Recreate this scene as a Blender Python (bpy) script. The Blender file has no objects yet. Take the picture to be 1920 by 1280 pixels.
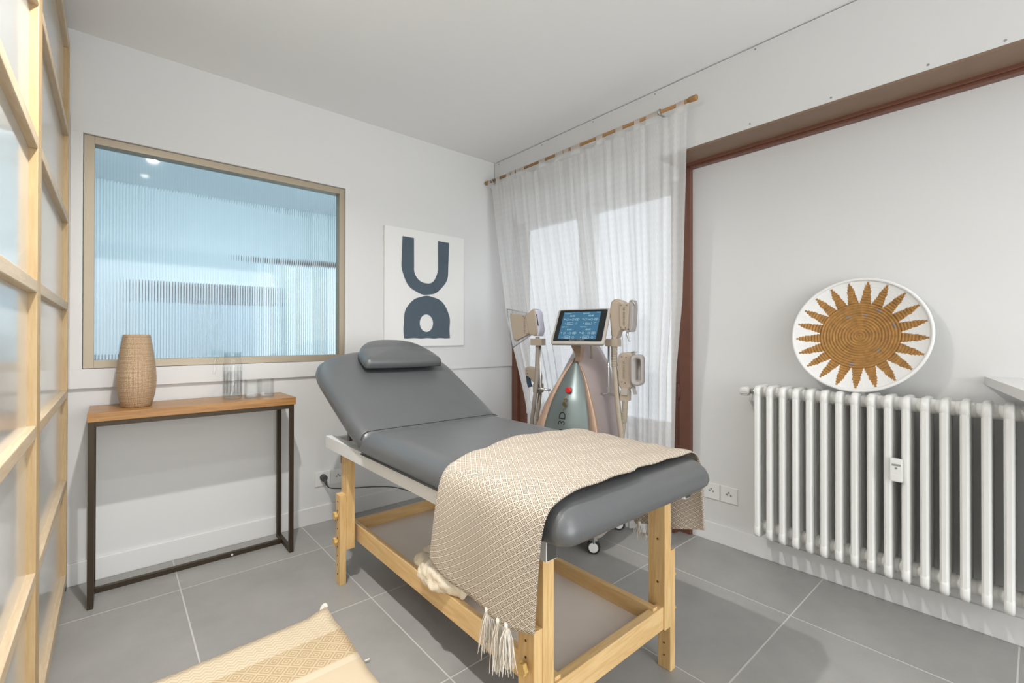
import bpy, bmesh, math, random
from mathutils import Vector, Matrix

# ---------------------------------------------------------------- clear
for blk in (bpy.data.objects, bpy.data.meshes, bpy.data.materials, bpy.data.lights, bpy.data.cameras, bpy.data.curves):
    for it in list(blk):
        blk.remove(it)
scene = bpy.context.scene
COL = scene.collection
random.seed(7)
PI = math.pi

# ---------------------------------------------------------------- camera
cam_data = bpy.data.cameras.new('camera')
cam_data.sensor_width = 36.0
cam_data.lens = 16.12776
cam_data.shift_y = -0.006578
cam_data.clip_start = 0.01
cam = bpy.data.objects.new('camera', cam_data)
COL.objects.link(cam)
Rv, Uv, Fv = Vector((0.7553, -0.6553, 0.0014)), Vector((-0.0041, -0.0025, 1.0)), Vector((0.6553, 0.7553, 0.0046))
cam.matrix_world = Matrix(((Rv.x, Uv.x, -Fv.x, -2.2401), (Rv.y, Uv.y, -Fv.y, -2.7948), (Rv.z, Uv.z, -Fv.z, 1.0998), (0, 0, 0, 1)))
scene.camera = cam

# ---------------------------------------------------------------- world
world = bpy.data.worlds.new('world')
scene.world = world
world.use_nodes = True
bg = world.node_tree.nodes['Background']
bg.inputs[0].default_value = (0.86, 0.93, 1.0, 1)
bg.inputs[1].default_value = 1.3

# ---------------------------------------------------------------- exposure
vs = scene.view_settings
vs.view_transform = 'Standard'
vs.look = 'None'
vs.gamma = 1
vs.use_curve_mapping = False
vs.exposure = 0.06


def area_light(name, loc, rot, sx, sy, power, color, shape='RECTANGLE', spread=180):
    d = bpy.data.lights.new(name, 'AREA')
    d.shape = shape
    d.size = sx
    if shape in ('RECTANGLE', 'ELLIPSE'):
        d.size_y = sy
    d.energy = power
    d.color = color
    d.spread = math.radians(spread)
    o = bpy.data.objects.new(name, d)
    COL.objects.link(o)
    o.location = loc
    o.rotation_euler = rot
    return o


# added fill light behind the camera, tilted up; the wall has no window
area_light('fill_behind_camera', (-1.3, -5.9, 1.40), (math.radians(97), 0, 0), 2.4, 2.0, 84, (0.94, 0.975, 1.0))
# added bluish fill hidden above the reeded window to light the adjoining room
area_light('adjoining_room_fill', (-1.3, 0.45, 2.36), (math.radians(50), 0, 0), 2.4, 0.5, 46, (0.70, 0.88, 1.0))

# ---------------------------------------------------------------- materials
MATS = {}


def new_mat(name):
    m = bpy.data.materials.new(name)
    m.use_nodes = True
    MATS[name] = m
    nt = m.node_tree
    return m, nt, nt.nodes['Principled BSDF']


def N(nt, t, **kw):
    n = nt.nodes.new(t)
    for k, v in kw.items():
        setattr(n, k, v)
    return n


def L(nt, a, b):
    nt.links.new(a, b)


def plain(name, col, rough=0.5, metal=0.0, bump=0.0, bscale=200.0, var=0.0, vscale=6.0, coat=0.0, spec=0.5):
    m, nt, p = new_mat(name)
    p.inputs['Base Color'].default_value = (*col, 1)
    p.inputs['Roughness'].default_value = rough
    p.inputs['Metallic'].default_value = metal
    p.inputs['Coat Weight'].default_value = coat
    p.inputs['Specular IOR Level'].default_value = spec
    tc = N(nt, 'ShaderNodeTexCoord')
    if var:
        n = N(nt, 'ShaderNodeTexNoise')
        n.inputs['Scale'].default_value = vscale
        n.inputs['Detail'].default_value = 4
        L(nt, tc.outputs['Object'], n.inputs['Vector'])
        r = N(nt, 'ShaderNodeMapRange')
        r.inputs['To Min'].default_value = 1 - var
        r.inputs['To Max'].default_value = 1 + var
        L(nt, n.outputs['Fac'], r.inputs['Value'])
        mx = N(nt, 'ShaderNodeMix', data_type='RGBA', blend_type='MULTIPLY')
        mx.inputs['Factor'].default_value = 1
        mx.inputs['A'].default_value = (*col, 1)
        L(nt, r.outputs['Result'], mx.inputs['B'])
        L(nt, mx.outputs['Result'], p.inputs['Base Color'])
    if bump:
        n2 = N(nt, 'ShaderNodeTexNoise')
        n2.inputs['Scale'].default_value = bscale
        n2.inputs['Detail'].default_value = 3
        L(nt, tc.outputs['Object'], n2.inputs['Vector'])
        b = N(nt, 'ShaderNodeBump')
        b.inputs['Strength'].default_value = bump
        b.inputs['Distance'].default_value = 0.002
        L(nt, n2.outputs['Fac'], b.inputs['Height'])
        L(nt, b.outputs['Normal'], p.inputs['Normal'])
    return m


def wood(name, light, dark, axis, rough=0.45, scale=14.0, contrast=0.5):
    """long grain along axis (0 x, 1 y, 2 z)"""
    m, nt, p = new_mat(name)
    tc = N(nt, 'ShaderNodeTexCoord')
    oi = N(nt, 'ShaderNodeObjectInfo')
    mp = N(nt, 'ShaderNodeMapping')
    s = [1.0, 1.0, 1.0]
    s[axis] = 0.09
    mp.inputs['Scale'].default_value = s
    ad = N(nt, 'ShaderNodeVectorMath', operation='ADD')
    mu = N(nt, 'ShaderNodeVectorMath', operation='SCALE')
    mu.inputs[0].default_value = (7.3, 5.1, 9.7)
    L(nt, oi.outputs['Random'], mu.inputs['Scale'])
    L(nt, tc.outputs['Object'], ad.inputs[0])
    L(nt, mu.outputs[0], ad.inputs[1])
    L(nt, ad.outputs[0], mp.inputs['Vector'])
    n = N(nt, 'ShaderNodeTexNoise')
    n.inputs['Scale'].default_value = scale
    n.inputs['Detail'].default_value = 5
    n.inputs['Distortion'].default_value = 0.6
    L(nt, mp.outputs['Vector'], n.inputs['Vector'])
    w = N(nt, 'ShaderNodeMath', operation='SINE')
    k = N(nt, 'ShaderNodeMath', operation='MULTIPLY')
    k.inputs[1].default_value = 38
    L(nt, n.outputs['Fac'], k.inputs[0])
    L(nt, k.outputs[0], w.inputs[0])
    fine = N(nt, 'ShaderNodeTexNoise')
    fine.inputs['Scale'].default_value = scale * 14
    fine.inputs['Detail'].default_value = 3
    L(nt, mp.outputs['Vector'], fine.inputs['Vector'])
    a2 = N(nt, 'ShaderNodeMath', operation='MULTIPLY_ADD')
    a2.inputs[1].default_value = 0.22 * contrast * 2
    L(nt, w.outputs[0], a2.inputs[0])
    L(nt, fine.outputs['Fac'], a2.inputs[2])
    r = N(nt, 'ShaderNodeMapRange')
    r.inputs['From Min'].default_value = 0.15
    r.inputs['From Max'].default_value = 0.95
    L(nt, a2.outputs[0], r.inputs['Value'])
    mx = N(nt, 'ShaderNodeMix', data_type='RGBA')
    mx.inputs['A'].default_value = (*light, 1)
    mx.inputs['B'].default_value = (*dark, 1)
    L(nt, r.outputs['Result'], mx.inputs['Factor'])
    L(nt, mx.outputs['Result'], p.inputs['Base Color'])
    p.inputs['Roughness'].default_value = rough
    b = N(nt, 'ShaderNodeBump')
    b.inputs['Strength'].default_value = 0.08
    b.inputs['Distance'].default_value = 0.001
    L(nt, fine.outputs['Fac'], b.inputs['Height'])
    L(nt, b.outputs['Normal'], p.inputs['Normal'])
    return m


def glass_clear(name, tint=(1, 1, 1), gloss=0.06, ior_value=1.45, rim=None):
    """thin clear glass: lets light straight through, mirrors by Fresnel"""
    m = bpy.data.materials.new(name)
    m.use_nodes = True
    MATS[name] = m
    nt = m.node_tree
    nt.nodes.clear()
    out = N(nt, 'ShaderNodeOutputMaterial')
    t = N(nt, 'ShaderNodeBsdfTransparent')
    t.inputs[0].default_value = (*tint, 1)
    if rim:
        lw = N(nt, 'ShaderNodeLayerWeight')
        lw.inputs['Blend'].default_value = 0.22
        rm_ = N(nt, 'ShaderNodeMix', data_type='RGBA')
        rm_.inputs['A'].default_value = (*tint, 1)
        rm_.inputs['B'].default_value = (*rim, 1)
        L(nt, lw.outputs['Facing'], rm_.inputs['Factor'])
        L(nt, rm_.outputs['Result'], t.inputs[0])
    g = N(nt, 'ShaderNodeBsdfGlossy')
    g.inputs['Roughness'].default_value = gloss
    fr = N(nt, 'ShaderNodeFresnel')
    geo = N(nt, 'ShaderNodeNewGeometry')
    ior = N(nt, 'ShaderNodeMapRange')
    ior.inputs['To Min'].default_value = ior_value
    ior.inputs['To Max'].default_value = 1 / ior_value
    L(nt, geo.outputs['Backfacing'], ior.inputs['Value'])
    L(nt, ior.outputs['Result'], fr.inputs['IOR'])
    mx = N(nt, 'ShaderNodeMixShader')
    L(nt, fr.outputs[0], mx.inputs[0])
    L(nt, t.outputs[0], mx.inputs[1])
    L(nt, g.outputs[0], mx.inputs[2])
    L(nt, mx.outputs[0], out.inputs['Surface'])
    return m


plain('wall_paint', (0.73, 0.728, 0.72), 0.75, bump=0.05, bscale=160)
plain('ceiling_paint', (0.90, 0.90, 0.90), 0.85, bump=0.04, bscale=120)
plain('lacquer_white', (0.78, 0.775, 0.765), 0.4)
plain('grout', (0.56, 0.55, 0.52), 0.85)
plain('dark_gap', (0.05, 0.05, 0.05), 0.9)
plain('champagne_metal', (0.41, 0.345, 0.255), 0.42, metal=0.3)
plain('brown_varnish', (0.17, 0.068, 0.042), 0.38, var=0.12, vscale=18)
plain('brown_soffit', (0.235, 0.15, 0.10), 0.45, var=0.1, vscale=14)
plain('steel', (0.55, 0.55, 0.54), 0.35, metal=0.9)
plain('radiator_enamel', (0.83, 0.825, 0.80), 0.38)
plain('plastic_white', (0.82, 0.82, 0.80), 0.4)
plain('plastic_dark', (0.06, 0.062, 0.065), 0.45)
plain('plastic_grey', (0.28, 0.28, 0.275), 0.5)
plain('display_grey', (0.30, 0.31, 0.30), 0.3)
plain('bronze_metal', (0.052, 0.037, 0.022), 0.42, metal=0.55)
plain('leather', (0.100, 0.104, 0.108), 0.38, bump=0.22, bscale=520, var=0.08, vscale=8, coat=0.35, spec=0.7)
MATS['leather'].node_tree.nodes['Principled BSDF'].inputs['Coat Roughness'].default_value = 0.32
plain('leather_seam', (0.03, 0.03, 0.031), 0.6)
plain('rail_white', (0.80, 0.795, 0.78), 0.42)
plain('rail_dark', (0.10, 0.095, 0.085), 0.4, metal=0.6)
plain('tray_board', (0.80, 0.71, 0.63), 0.5, var=0.06, vscale=9)
plain('knob_wood', (0.62, 0.40, 0.13), 0.4)
plain('hole_dark', (0.10, 0.055, 0.02), 0.9)
plain('canvas_white', (0.83, 0.825, 0.81), 0.85, bump=0.25, bscale=40)
plain('paint_slate', (0.075, 0.105, 0.135), 0.7, bump=0.2, bscale=50, var=0.15, vscale=12)
plain('fleece', (0.80, 0.70, 0.55), 0.95, bump=1.0, bscale=260, var=0.06, vscale=40)
plain('tassel', (0.83, 0.78, 0.70), 0.9)
plain('machine_silver', (0.20, 0.238, 0.236), 0.38, metal=0.6)
plain('machine_side', (0.40, 0.33, 0.315), 0.4, metal=0.25)
plain('machine_copper', (0.44, 0.305, 0.225), 0.38, metal=0.4)
plain('machine_beige', (0.41, 0.335, 0.26), 0.42)
plain('machine_bezel', (0.44, 0.40, 0.355), 0.38)
plain('machine_lavender', (0.58, 0.58, 0.68), 0.35)
plain('hose_grey', (0.30, 0.26, 0.225), 0.55)
plain('hose_beige', (0.40, 0.34, 0.265), 0.5)
plain('cup_silicone', (0.36, 0.33, 0.31), 0.4)
plain('button_red', (0.62, 0.02, 0.015), 0.3)
plain('ink_black', (0.012, 0.012, 0.012), 0.5)
plain('ink_brown', (0.13, 0.10, 0.075), 0.6)
plain('screen_black', (0.008, 0.011, 0.014), 0.18)
plain('rubber_black', (0.02, 0.02, 0.02), 0.6)
plain('brass_key', (0.25, 0.17, 0.06), 0.35, metal=0.8)
plain('rod_wood', (0.36, 0.19, 0.07), 0.5, var=0.12, vscale=30)
plain('basket_brown', (0.39, 0.20, 0.055), 0.7, bump=0.7, bscale=170, var=0.55, vscale=48)
plain('basket_white', (0.82, 0.815, 0.80), 0.75, bump=0.25, bscale=90)
plain('basket_grey', (0.30, 0.24, 0.22), 0.8)
plain('navy', (0.03, 0.06, 0.10), 0.6)
plain('cabinet_blue', (0.30, 0.38, 0.44), 0.6)
plain('desk_white', (0.78, 0.78, 0.78), 0.5)
plain('adjoining_floor', (0.35, 0.42, 0.45), 0.6)
plain('water', (0.95, 0.97, 0.97), 0.02)
wood('pine_x', (0.80, 0.56, 0.275), (0.66, 0.41, 0.165), 0)
wood('pine_y', (0.80, 0.56, 0.275), (0.66, 0.41, 0.165), 1)
wood('pine_z', (0.78, 0.54, 0.255), (0.63, 0.385, 0.15), 2)
wood('ash_y', (0.66, 0.535, 0.375), (0.53, 0.395, 0.245), 1, contrast=0.3)
wood('ash_z', (0.55, 0.40, 0.215), (0.44, 0.295, 0.135), 2, contrast=0.25)
wood('oak_x', (0.44, 0.225, 0.070), (0.29, 0.13, 0.034), 0, rough=0.33)
glass_clear('glass_clear')
glass_clear('glass_ware', (0.985, 0.992, 0.992), 0.03, 1.55, (0.80, 0.83, 0.84))
glass_clear('water_clear', (0.97, 0.98, 0.985), 0.05, 1.33)
glass_clear('cup_clear', (0.90, 0.93, 0.93), 0.08, 1.6, (0.80, 0.84, 0.85))


def tile_material():
    m, nt, p = new_mat('floor_tile')
    tc = N(nt, 'ShaderNodeTexCoord')
    oi = N(nt, 'ShaderNodeObjectInfo')
    geo = N(nt, 'ShaderNodeNewGeometry')
    n = N(nt, 'ShaderNodeTexNoise')
    n.inputs['Scale'].default_value = 3.5
    n.inputs['Detail'].default_value = 6
    n.inputs['Roughness'].default_value = 0.62
    L(nt, geo.outputs['Position'], n.inputs['Vector'])
    n2 = N(nt, 'ShaderNodeTexNoise')
    n2.inputs['Scale'].default_value = 300
    L(nt, geo.outputs['Position'], n2.inputs['Vector'])
    r = N(nt, 'ShaderNodeMapRange')
    r.inputs['From Min'].default_value = 0.3
    r.inputs['From Max'].default_value = 0.7
    r.inputs['To Min'].default_value = 0.90
    r.inputs['To Max'].default_value = 1.10
    L(nt, n.outputs['Fac'], r.inputs['Value'])
    r2 = N(nt, 'ShaderNodeMapRange')
    r2.inputs['To Min'].default_value = 0.96
    r2.inputs['To Max'].default_value = 1.04
    L(nt, oi.outputs['Random'], r2.inputs['Value'])
    r3 = N(nt, 'ShaderNodeMapRange')
    r3.inputs['To Min'].default_value = 0.93
    r3.inputs['To Max'].default_value = 1.07
    L(nt, n2.outputs['Fac'], r3.inputs['Value'])
    a = N(nt, 'ShaderNodeMath', operation='MULTIPLY')
    L(nt, r.outputs[0], a.inputs[0])
    L(nt, r2.outputs[0], a.inputs[1])
    a3 = N(nt, 'ShaderNodeMath', operation='MULTIPLY')
    L(nt, a.outputs[0], a3.inputs[0])
    L(nt, r3.outputs[0], a3.inputs[1])
    mx = N(nt, 'ShaderNodeMix', data_type='RGBA', blend_type='MULTIPLY')
    mx.inputs['Factor'].default_value = 1
    mx.inputs['A'].default_value = (0.335, 0.328, 0.312, 1)
    L(nt, a3.outputs[0], mx.inputs['B'])
    L(nt, mx.outputs['Result'], p.inputs['Base Color'])
    p.inputs['Roughness'].default_value = 0.42


tile_material()


def reeded_material():
    m, nt, p = new_mat('reeded_glass')
    p.inputs['Base Color'].default_value = (0.80, 0.93, 0.97, 1)
    p.inputs['Roughness'].default_value = 0.05
    p.inputs['Transmission Weight'].default_value = 1.0
    p.inputs['IOR'].default_value = 1.45


reeded_material()


def partition_glass():
    m, nt, p = new_mat('frosted_pane')
    p.inputs['Base Color'].default_value = (0.62, 0.63, 0.61, 1)
    p.inputs['Roughness'].default_value = 0.35
    p.inputs['Coat Weight'].default_value = 1.0
    p.inputs['Coat Roughness'].default_value = 0.11
    p.inputs['Coat IOR'].default_value = 1.5


partition_glass()


def curtain_material():
    m = bpy.data.materials.new('sheer_voile')
    m.use_nodes = True
    MATS['sheer_voile'] = m
    nt = m.node_tree
    nt.nodes.clear()
    out = N(nt, 'ShaderNodeOutputMaterial')
    tr = N(nt, 'ShaderNodeBsdfTransparent')
    df = N(nt, 'ShaderNodeBsdfDiffuse')
    df.inputs[0].default_value = (0.90, 0.90, 0.895, 1)
    tl = N(nt, 'ShaderNodeBsdfTranslucent')
    tl.inputs[0].default_value = (0.92, 0.92, 0.92, 1)
    m1 = N(nt, 'ShaderNodeMixShader')
    m1.inputs[0].default_value = 0.45
    L(nt, df.outputs[0], m1.inputs[1])
    L(nt, tl.outputs[0], m1.inputs[2])
    uv = N(nt, 'ShaderNodeUVMap')
    sep = N(nt, 'ShaderNodeSeparateXYZ')
    L(nt, uv.outputs[0], sep.inputs[0])
    # woven rib every 2.4 cm, broken into dashes
    def frac_band(sock, mult, lo, hi):
        k = N(nt, 'ShaderNodeMath', operation='MULTIPLY')
        k.inputs[1].default_value = mult
        L(nt, sock, k.inputs[0])
        f = N(nt, 'ShaderNodeMath', operation='FRACT')
        L(nt, k.outputs[0], f.inputs[0])
        c = N(nt, 'ShaderNodeMath', operation='LESS_THAN')
        c.inputs[1].default_value = hi
        L(nt, f.outputs[0], c.inputs[0])
        return c.outputs[0]
    rib = frac_band(sep.outputs[0], 42.0, 0, 0.13)
    dash = frac_band(sep.outputs[1], 26.0, 0, 0.55)
    both = N(nt, 'ShaderNodeMath', operation='MULTIPLY')
    L(nt, rib, both.inputs[0])
    L(nt, dash, both.inputs[1])
    alpha = N(nt, 'ShaderNodeMath', operation='MULTIPLY_ADD')
    alpha.inputs[1].default_value = -0.10
    alpha.inputs[2].default_value = 0.75
    L(nt, both.outputs[0], alpha.inputs[0])
    m2 = N(nt, 'ShaderNodeMixShader')
    L(nt, alpha.outputs[0], m2.inputs[0])
    L(nt, tr.outputs[0], m2.inputs[1])
    L(nt, m1.outputs[0], m2.inputs[2])
    L(nt, m2.outputs[0], out.inputs['Surface'])


curtain_material()


def diamond_material(name, cell, light, dark, ringa, ringb, rough=0.9, bump=0.4):
    """concentric woven diamonds on the UV map (UV in metres)"""
    m, nt, p = new_mat(name)
    uv = N(nt, 'ShaderNodeUVMap')
    sep = N(nt, 'ShaderNodeSeparateXYZ')
    L(nt, uv.outputs[0], sep.inputs[0])

    def op(o, a, b=None, c=None):
        n = N(nt, 'ShaderNodeMath', operation=o)
        for i, v in enumerate((a, b, c)):
            if v is None:
                continue
            if isinstance(v, (int, float)):
                n.inputs[i].default_value = v
            else:
                L(nt, v, n.inputs[i])
        return n.outputs[0]
    u, v = sep.outputs[0], sep.outputs[1]
    v = op('MULTIPLY', v, 1.42)
    s, d = op('ADD', u, v), op('SUBTRACT', u, v)

    def tri(x):
        return op('ABSOLUTE', op('SUBTRACT', op('FRACT', op('MULTIPLY', x, 1 / cell)), 0.5))
    mm = op('MAXIMUM', tri(s), tri(d))

    def band(lo, hi):
        return op('MULTIPLY', op('GREATER_THAN', mm, lo), op('LESS_THAN', mm, hi))
    f = op('MINIMUM', op('ADD', band(*ringa), band(*ringb)), 1.0)
    mx = N(nt, 'ShaderNodeMix', data_type='RGBA')
    mx.inputs['A'].default_value = (*light, 1)
    mx.inputs['B'].default_value = (*dark, 1)
    L(nt, f, mx.inputs['Factor'])
    L(nt, mx.outputs['Result'], p.inputs['Base Color'])
    p.inputs['Roughness'].default_value = rough
    p.inputs['Specular IOR Level'].default_value = 0.15
    b = N(nt, 'ShaderNodeBump')
    b.inputs['Strength'].default_value = bump
    b.inputs['Distance'].default_value = 0.001
    b.invert = True
    L(nt, f, b.inputs['Height'])
    L(nt, b.outputs['Normal'], p.inputs['Normal'])
    return m


diamond_material('throw_weave', 0.0262, (0.66, 0.585, 0.49), (0.17, 0.125, 0.093), (0.095, 0.185), (0.29, 0.40))


def rug_material():
    """zigzag bands and a diamond band; v runs from the back edge forwards, in metres"""
    m, nt, p = new_mat('rug_weave')
    uv = N(nt, 'ShaderNodeUVMap')
    sep = N(nt, 'ShaderNodeSeparateXYZ')
    L(nt, uv.outputs[0], sep.inputs[0])

    def op(o, a, b=None, c=None):
        n = N(nt, 'ShaderNodeMath', operation=o)
        for i, v in enumerate((a, b, c)):
            if v is None:
                continue
            if isinstance(v, (int, float)):
                n.inputs[i].default_value = v
            else:
                L(nt, v, n.inputs[i])
        return n.outputs[0]
    u, v = sep.outputs[0], sep.outputs[1]

    def tri(x, per):
        return op('ABSOLUTE', op('SUBTRACT', op('FRACT', op('MULTIPLY', x, 1 / per)), 0.5))
    # zigzag rows
    zz = op('FRACT', op('ADD', op('MULTIPLY', v, 1 / 0.0165), op('MULTIPLY', tri(u, 0.03), 1.7)))
    zig = op('MULTIPLY', op('GREATER_THAN', zz, 0.6), 0.42)
    # diamonds
    s, d = op('ADD', u, v), op('SUBTRACT', u, v)
    mm = op('MAXIMUM', tri(s, 0.058), tri(d, 0.058))
    ring = op('ADD', op('GREATER_THAN', mm, 0.43), op('MULTIPLY', op('GREATER_THAN', mm, 0.2), op('LESS_THAN', mm, 0.30)))
    ring = op('ADD', ring, op('LESS_THAN', mm, 0.09))
    dia = op('SUBTRACT', 0.95, op('MULTIPLY', ring, 0.6))
    # which band: period 0.62 m, zigzag 0..0.13, diamonds 0.13..0.30, plain after with a pale stripe
    vv = op('FRACT', op('MULTIPLY', v, 1 / 0.62))
    isz = op('LESS_THAN', vv, 0.235)
    isd = op('MULTIPLY', op('GREATER_THAN', vv, 0.235), op('LESS_THAN', vv, 0.50))
    isst = op('MULTIPLY', op('GREATER_THAN', vv, 0.51), op('LESS_THAN', vv, 0.555))
    rest = op('MULTIPLY', op('GREATER_THAN', vv, 0.50), 0.25)
    f = op('ADD', op('ADD', op('MULTIPLY', isz, zig), op('MULTIPLY', isd, dia)), rest)
    f = op('SUBTRACT', f, op('MULTIPLY', isst, 0.4))
    f = op('MINIMUM', op('MAXIMUM', f, 0.0), 1.0)
    mx = N(nt, 'ShaderNodeMix', data_type='RGBA')
    mx.inputs['A'].default_value = (0.82, 0.70, 0.52, 1)
    mx.inputs['B'].default_value = (0.58, 0.42, 0.23, 1)
    L(nt, f, mx.inputs['Factor'])
    L(nt, mx.outputs['Result'], p.inputs['Base Color'])
    p.inputs['Roughness'].default_value = 0.95
    p.inputs['Specular IOR Level'].default_value = 0.1
    n2 = N(nt, 'ShaderNodeTexNoise')
    n2.inputs['Scale'].default_value = 900
    h = op('ADD', f, op('MULTIPLY', n2.outputs['Fac'], 0.6))
    b = N(nt, 'ShaderNodeBump')
    b.inputs['Strength'].default_value = 0.5
    b.inputs['Distance'].default_value = 0.0015
    b.invert = True
    L(nt, h, b.inputs['Height'])
    L(nt, b.outputs['Normal'], p.inputs['Normal'])


rug_material()


def vase_material():
    m, nt, p = new_mat('vase_dimpled')
    uv = N(nt, 'ShaderNodeUVMap')
    mp = N(nt, 'ShaderNodeMapping')
    mp.inputs['Scale'].default_value = (98, 185, 1)
    L(nt, uv.outputs[0], mp.inputs['Vector'])
    vo = N(nt, 'ShaderNodeTexVoronoi')
    vo.inputs['Scale'].default_value = 1.0
    vo.inputs['Randomness'].default_value = 0.18
    L(nt, mp.outputs[0], vo.inputs['Vector'])
    r = N(nt, 'ShaderNodeMapRange')
    r.inputs['From Min'].default_value = 0.18
    r.inputs['From Max'].default_value = 0.55
    L(nt, vo.outputs['Distance'], r.inputs['Value'])
    mx = N(nt, 'ShaderNodeMix', data_type='RGBA')
    mx.inputs['A'].default_value = (0.70, 0.53, 0.355, 1)
    mx.inputs['B'].default_value = (0.33, 0.20, 0.105, 1)
    L(nt, r.outputs[0], mx.inputs['Factor'])
    L(nt, mx.outputs['Result'], p.inputs['Base Color'])
    p.inputs['Roughness'].default_value = 0.38
    p.inputs['Metallic'].default_value = 0.25
    b = N(nt, 'ShaderNodeBump')
    b.inputs['Strength'].default_value = 0.6
    b.inputs['Distance'].default_value = 0.002
    b.invert = True
    L(nt, r.outputs[0], b.inputs['Height'])
    L(nt, b.outputs['Normal'], p.inputs['Normal'])


vase_material()


def screen_material():
    m, nt, p = new_mat('screen_lit')
    p.inputs['Base Color'].default_value = (0.01, 0.03, 0.05, 1)
    p.inputs['Roughness'].default_value = 0.2
    p.inputs['Emission Color'].default_value = (0.035, 0.125, 0.215, 1)
    p.inputs['Emission Strength'].default_value = 1.0
    m2, nt2, p2 = new_mat('screen_glyph')
    p2.inputs['Base Color'].default_value = (0.1, 0.1, 0.1, 1)
    p2.inputs['Emission Color'].default_value = (0.55, 0.85, 0.95, 1)
    p2.inputs['Emission Strength'].default_value = 0.7


screen_material()
m_, nt_, p_ = new_mat('lamp_glow')
p_.inputs['Emission Color'].default_value = (1, 0.93, 0.82, 1)
p_.inputs['Emission Strength'].default_value = 14


# ---------------------------------------------------------------- mesh helpers
class MB:
    """collects verts and faces (world coordinates); build() links ONE mesh object"""

    def __init__(self):
        self.v, self.f, self.uv, self.mi, self.sm = [], [], {}, [], []

    def add(self, verts, faces, smooth=False, mi=0, uvs=None):
        o = len(self.v)
        self.v += [tuple(p) for p in verts]
        if uvs is not None:
            for i, t in enumerate(uvs):
                self.uv[o + i] = t
        for f in faces:
            self.f.append(tuple(o + i for i in f))
            self.mi.append(mi)
            self.sm.append(smooth)
        return self

    def box(self, x0, x1, y0, y1, z0, z1, bev=0.0, mi=0):
        x0, x1 = min(x0, x1), max(x0, x1)
        y0, y1 = min(y0, y1), max(y0, y1)
        z0, z1 = min(z0, z1), max(z0, z1)
        if bev <= 0:
            v = [(x, y, z) for z in (z0, z1) for y in (y0, y1) for x in (x0, x1)]
            f = [(0, 2, 3, 1), (4, 5, 7, 6), (0, 1, 5, 4), (2, 6, 7, 3), (0, 4, 6, 2), (1, 3, 7, 5)]
            return self.add(v, f, mi=mi)
        bm = bmesh.new()
        bmesh.ops.create_cube(bm, size=1.0)
        for q in bm.verts:
            q.co = Vector(((x0 + x1) / 2 + q.co.x * (x1 - x0), (y0 + y1) / 2 + q.co.y * (y1 - y0), (z0 + z1) / 2 + q.co.z * (z1 - z0)))
        bmesh.ops.bevel(bm, geom=list(bm.edges), offset=bev, segments=2, profile=0.6, affect='EDGES')
        bm.verts.index_update()
        self.add([q.co[:] for q in bm.verts], [[q.index for q in f.verts] for f in bm.faces], mi=mi)
        bm.free()
        return self

    def tube(self, pts, r, seg=10, caps=True, mi=0, smooth=True):
        pts = [Vector(p) for p in pts]
        n = len(pts)
        rs = r if isinstance(r, (list, tuple)) else [r] * n
        tang = []
        for i in range(n):
            a, b = pts[max(0, i - 1)], pts[min(n - 1, i + 1)]
            tang.append((b - a).normalized())
        up = Vector((0, 0, 1)) if abs(tang[0].z) < 0.9 else Vector((1, 0, 0))
        x = tang[0].cross(up).normalized()
        vs_, fs = [], []
        for i in range(n):
            x = (x - tang[i] * x.dot(tang[i])).normalized()
            y = tang[i].cross(x)
            for k in range(seg):
                a = 2 * PI * k / seg
                vs_.append(pts[i] + (x * math.cos(a) + y * math.sin(a)) * rs[i])
        for i in range(n - 1):
            for k in range(seg):
                k2 = (k + 1) % seg
                fs.append((i * seg + k, i * seg + k2, (i + 1) * seg + k2, (i + 1) * seg + k))
        self.add(vs_, fs, smooth, mi)
        if caps:
            o = len(self.v) - len(vs_)
            self.f.append(tuple(o + k for k in reversed(range(seg))))
            self.f.append(tuple(o + (n - 1) * seg + k for k in range(seg)))
            self.mi += [mi, mi]
            self.sm += [False, False]
        return self

    def cyl(self, a, b, r, seg=20, r2=None, mi=0):
        return self.tube([a, b], [r, r if r2 is None else r2], seg, True, mi)

    def lathe(self, prof, c, seg=32, axis='z', mi=0, smooth=True, uv=False):
        """prof: list of (r, h) along the axis from centre c"""
        vs_, fs, uvs = [], [], []
        n = len(prof)
        arcl = [0.0]
        for (a_, b_), (c_, d_) in zip(prof, prof[1:]):
            arcl.append(arcl[-1] + math.hypot(c_ - a_, d_ - b_))
        cols = seg + 1 if uv else seg
        for j, (r, h) in enumerate(prof):
            for k in range(cols):
                a = 2 * PI * k / seg
                p, q = r * math.cos(a), r * math.sin(a)
                vs_.append((c[0] + p, c[1] + q, c[2] + h) if axis == 'z' else ((c[0] + h, c[1] + p, c[2] + q) if axis == 'x' else (c[0] + p, c[1] + h, c[2] + q)))
                uvs.append((k / seg, arcl[j]))
        for j in range(n - 1):
            for k in range(seg):
                k2 = k + 1 if uv else (k + 1) % seg
                f = (j * cols + k, j * cols + k2, (j + 1) * cols + k2, (j + 1) * cols + k)
                fs.append(f if axis != 'y' else tuple(reversed(f)))
        return self.add(vs_, fs, smooth, mi, uvs if uv else None)

    def extrude(self, poly, fn, t0, t1, smooth_side=False, mi=0):
        """poly 2-D outline, fn(u, v, t) -> world point; a prism from t0 to t1"""
        n = len(poly)
        vs_ = [fn(u, v, t0) for u, v in poly] + [fn(u, v, t1) for u, v in poly]
        fs = [tuple(reversed(range(n))), tuple(range(n, 2 * n))]
        self.add(vs_, fs, False, mi)
        o = len(self.v) - 2 * n
        for i in range(n):
            j = (i + 1) % n
            self.f.append((o + i, o + j, o + n + j, o + n + i))
            self.mi.append(mi)
            self.sm.append(smooth_side)
        return self

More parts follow.
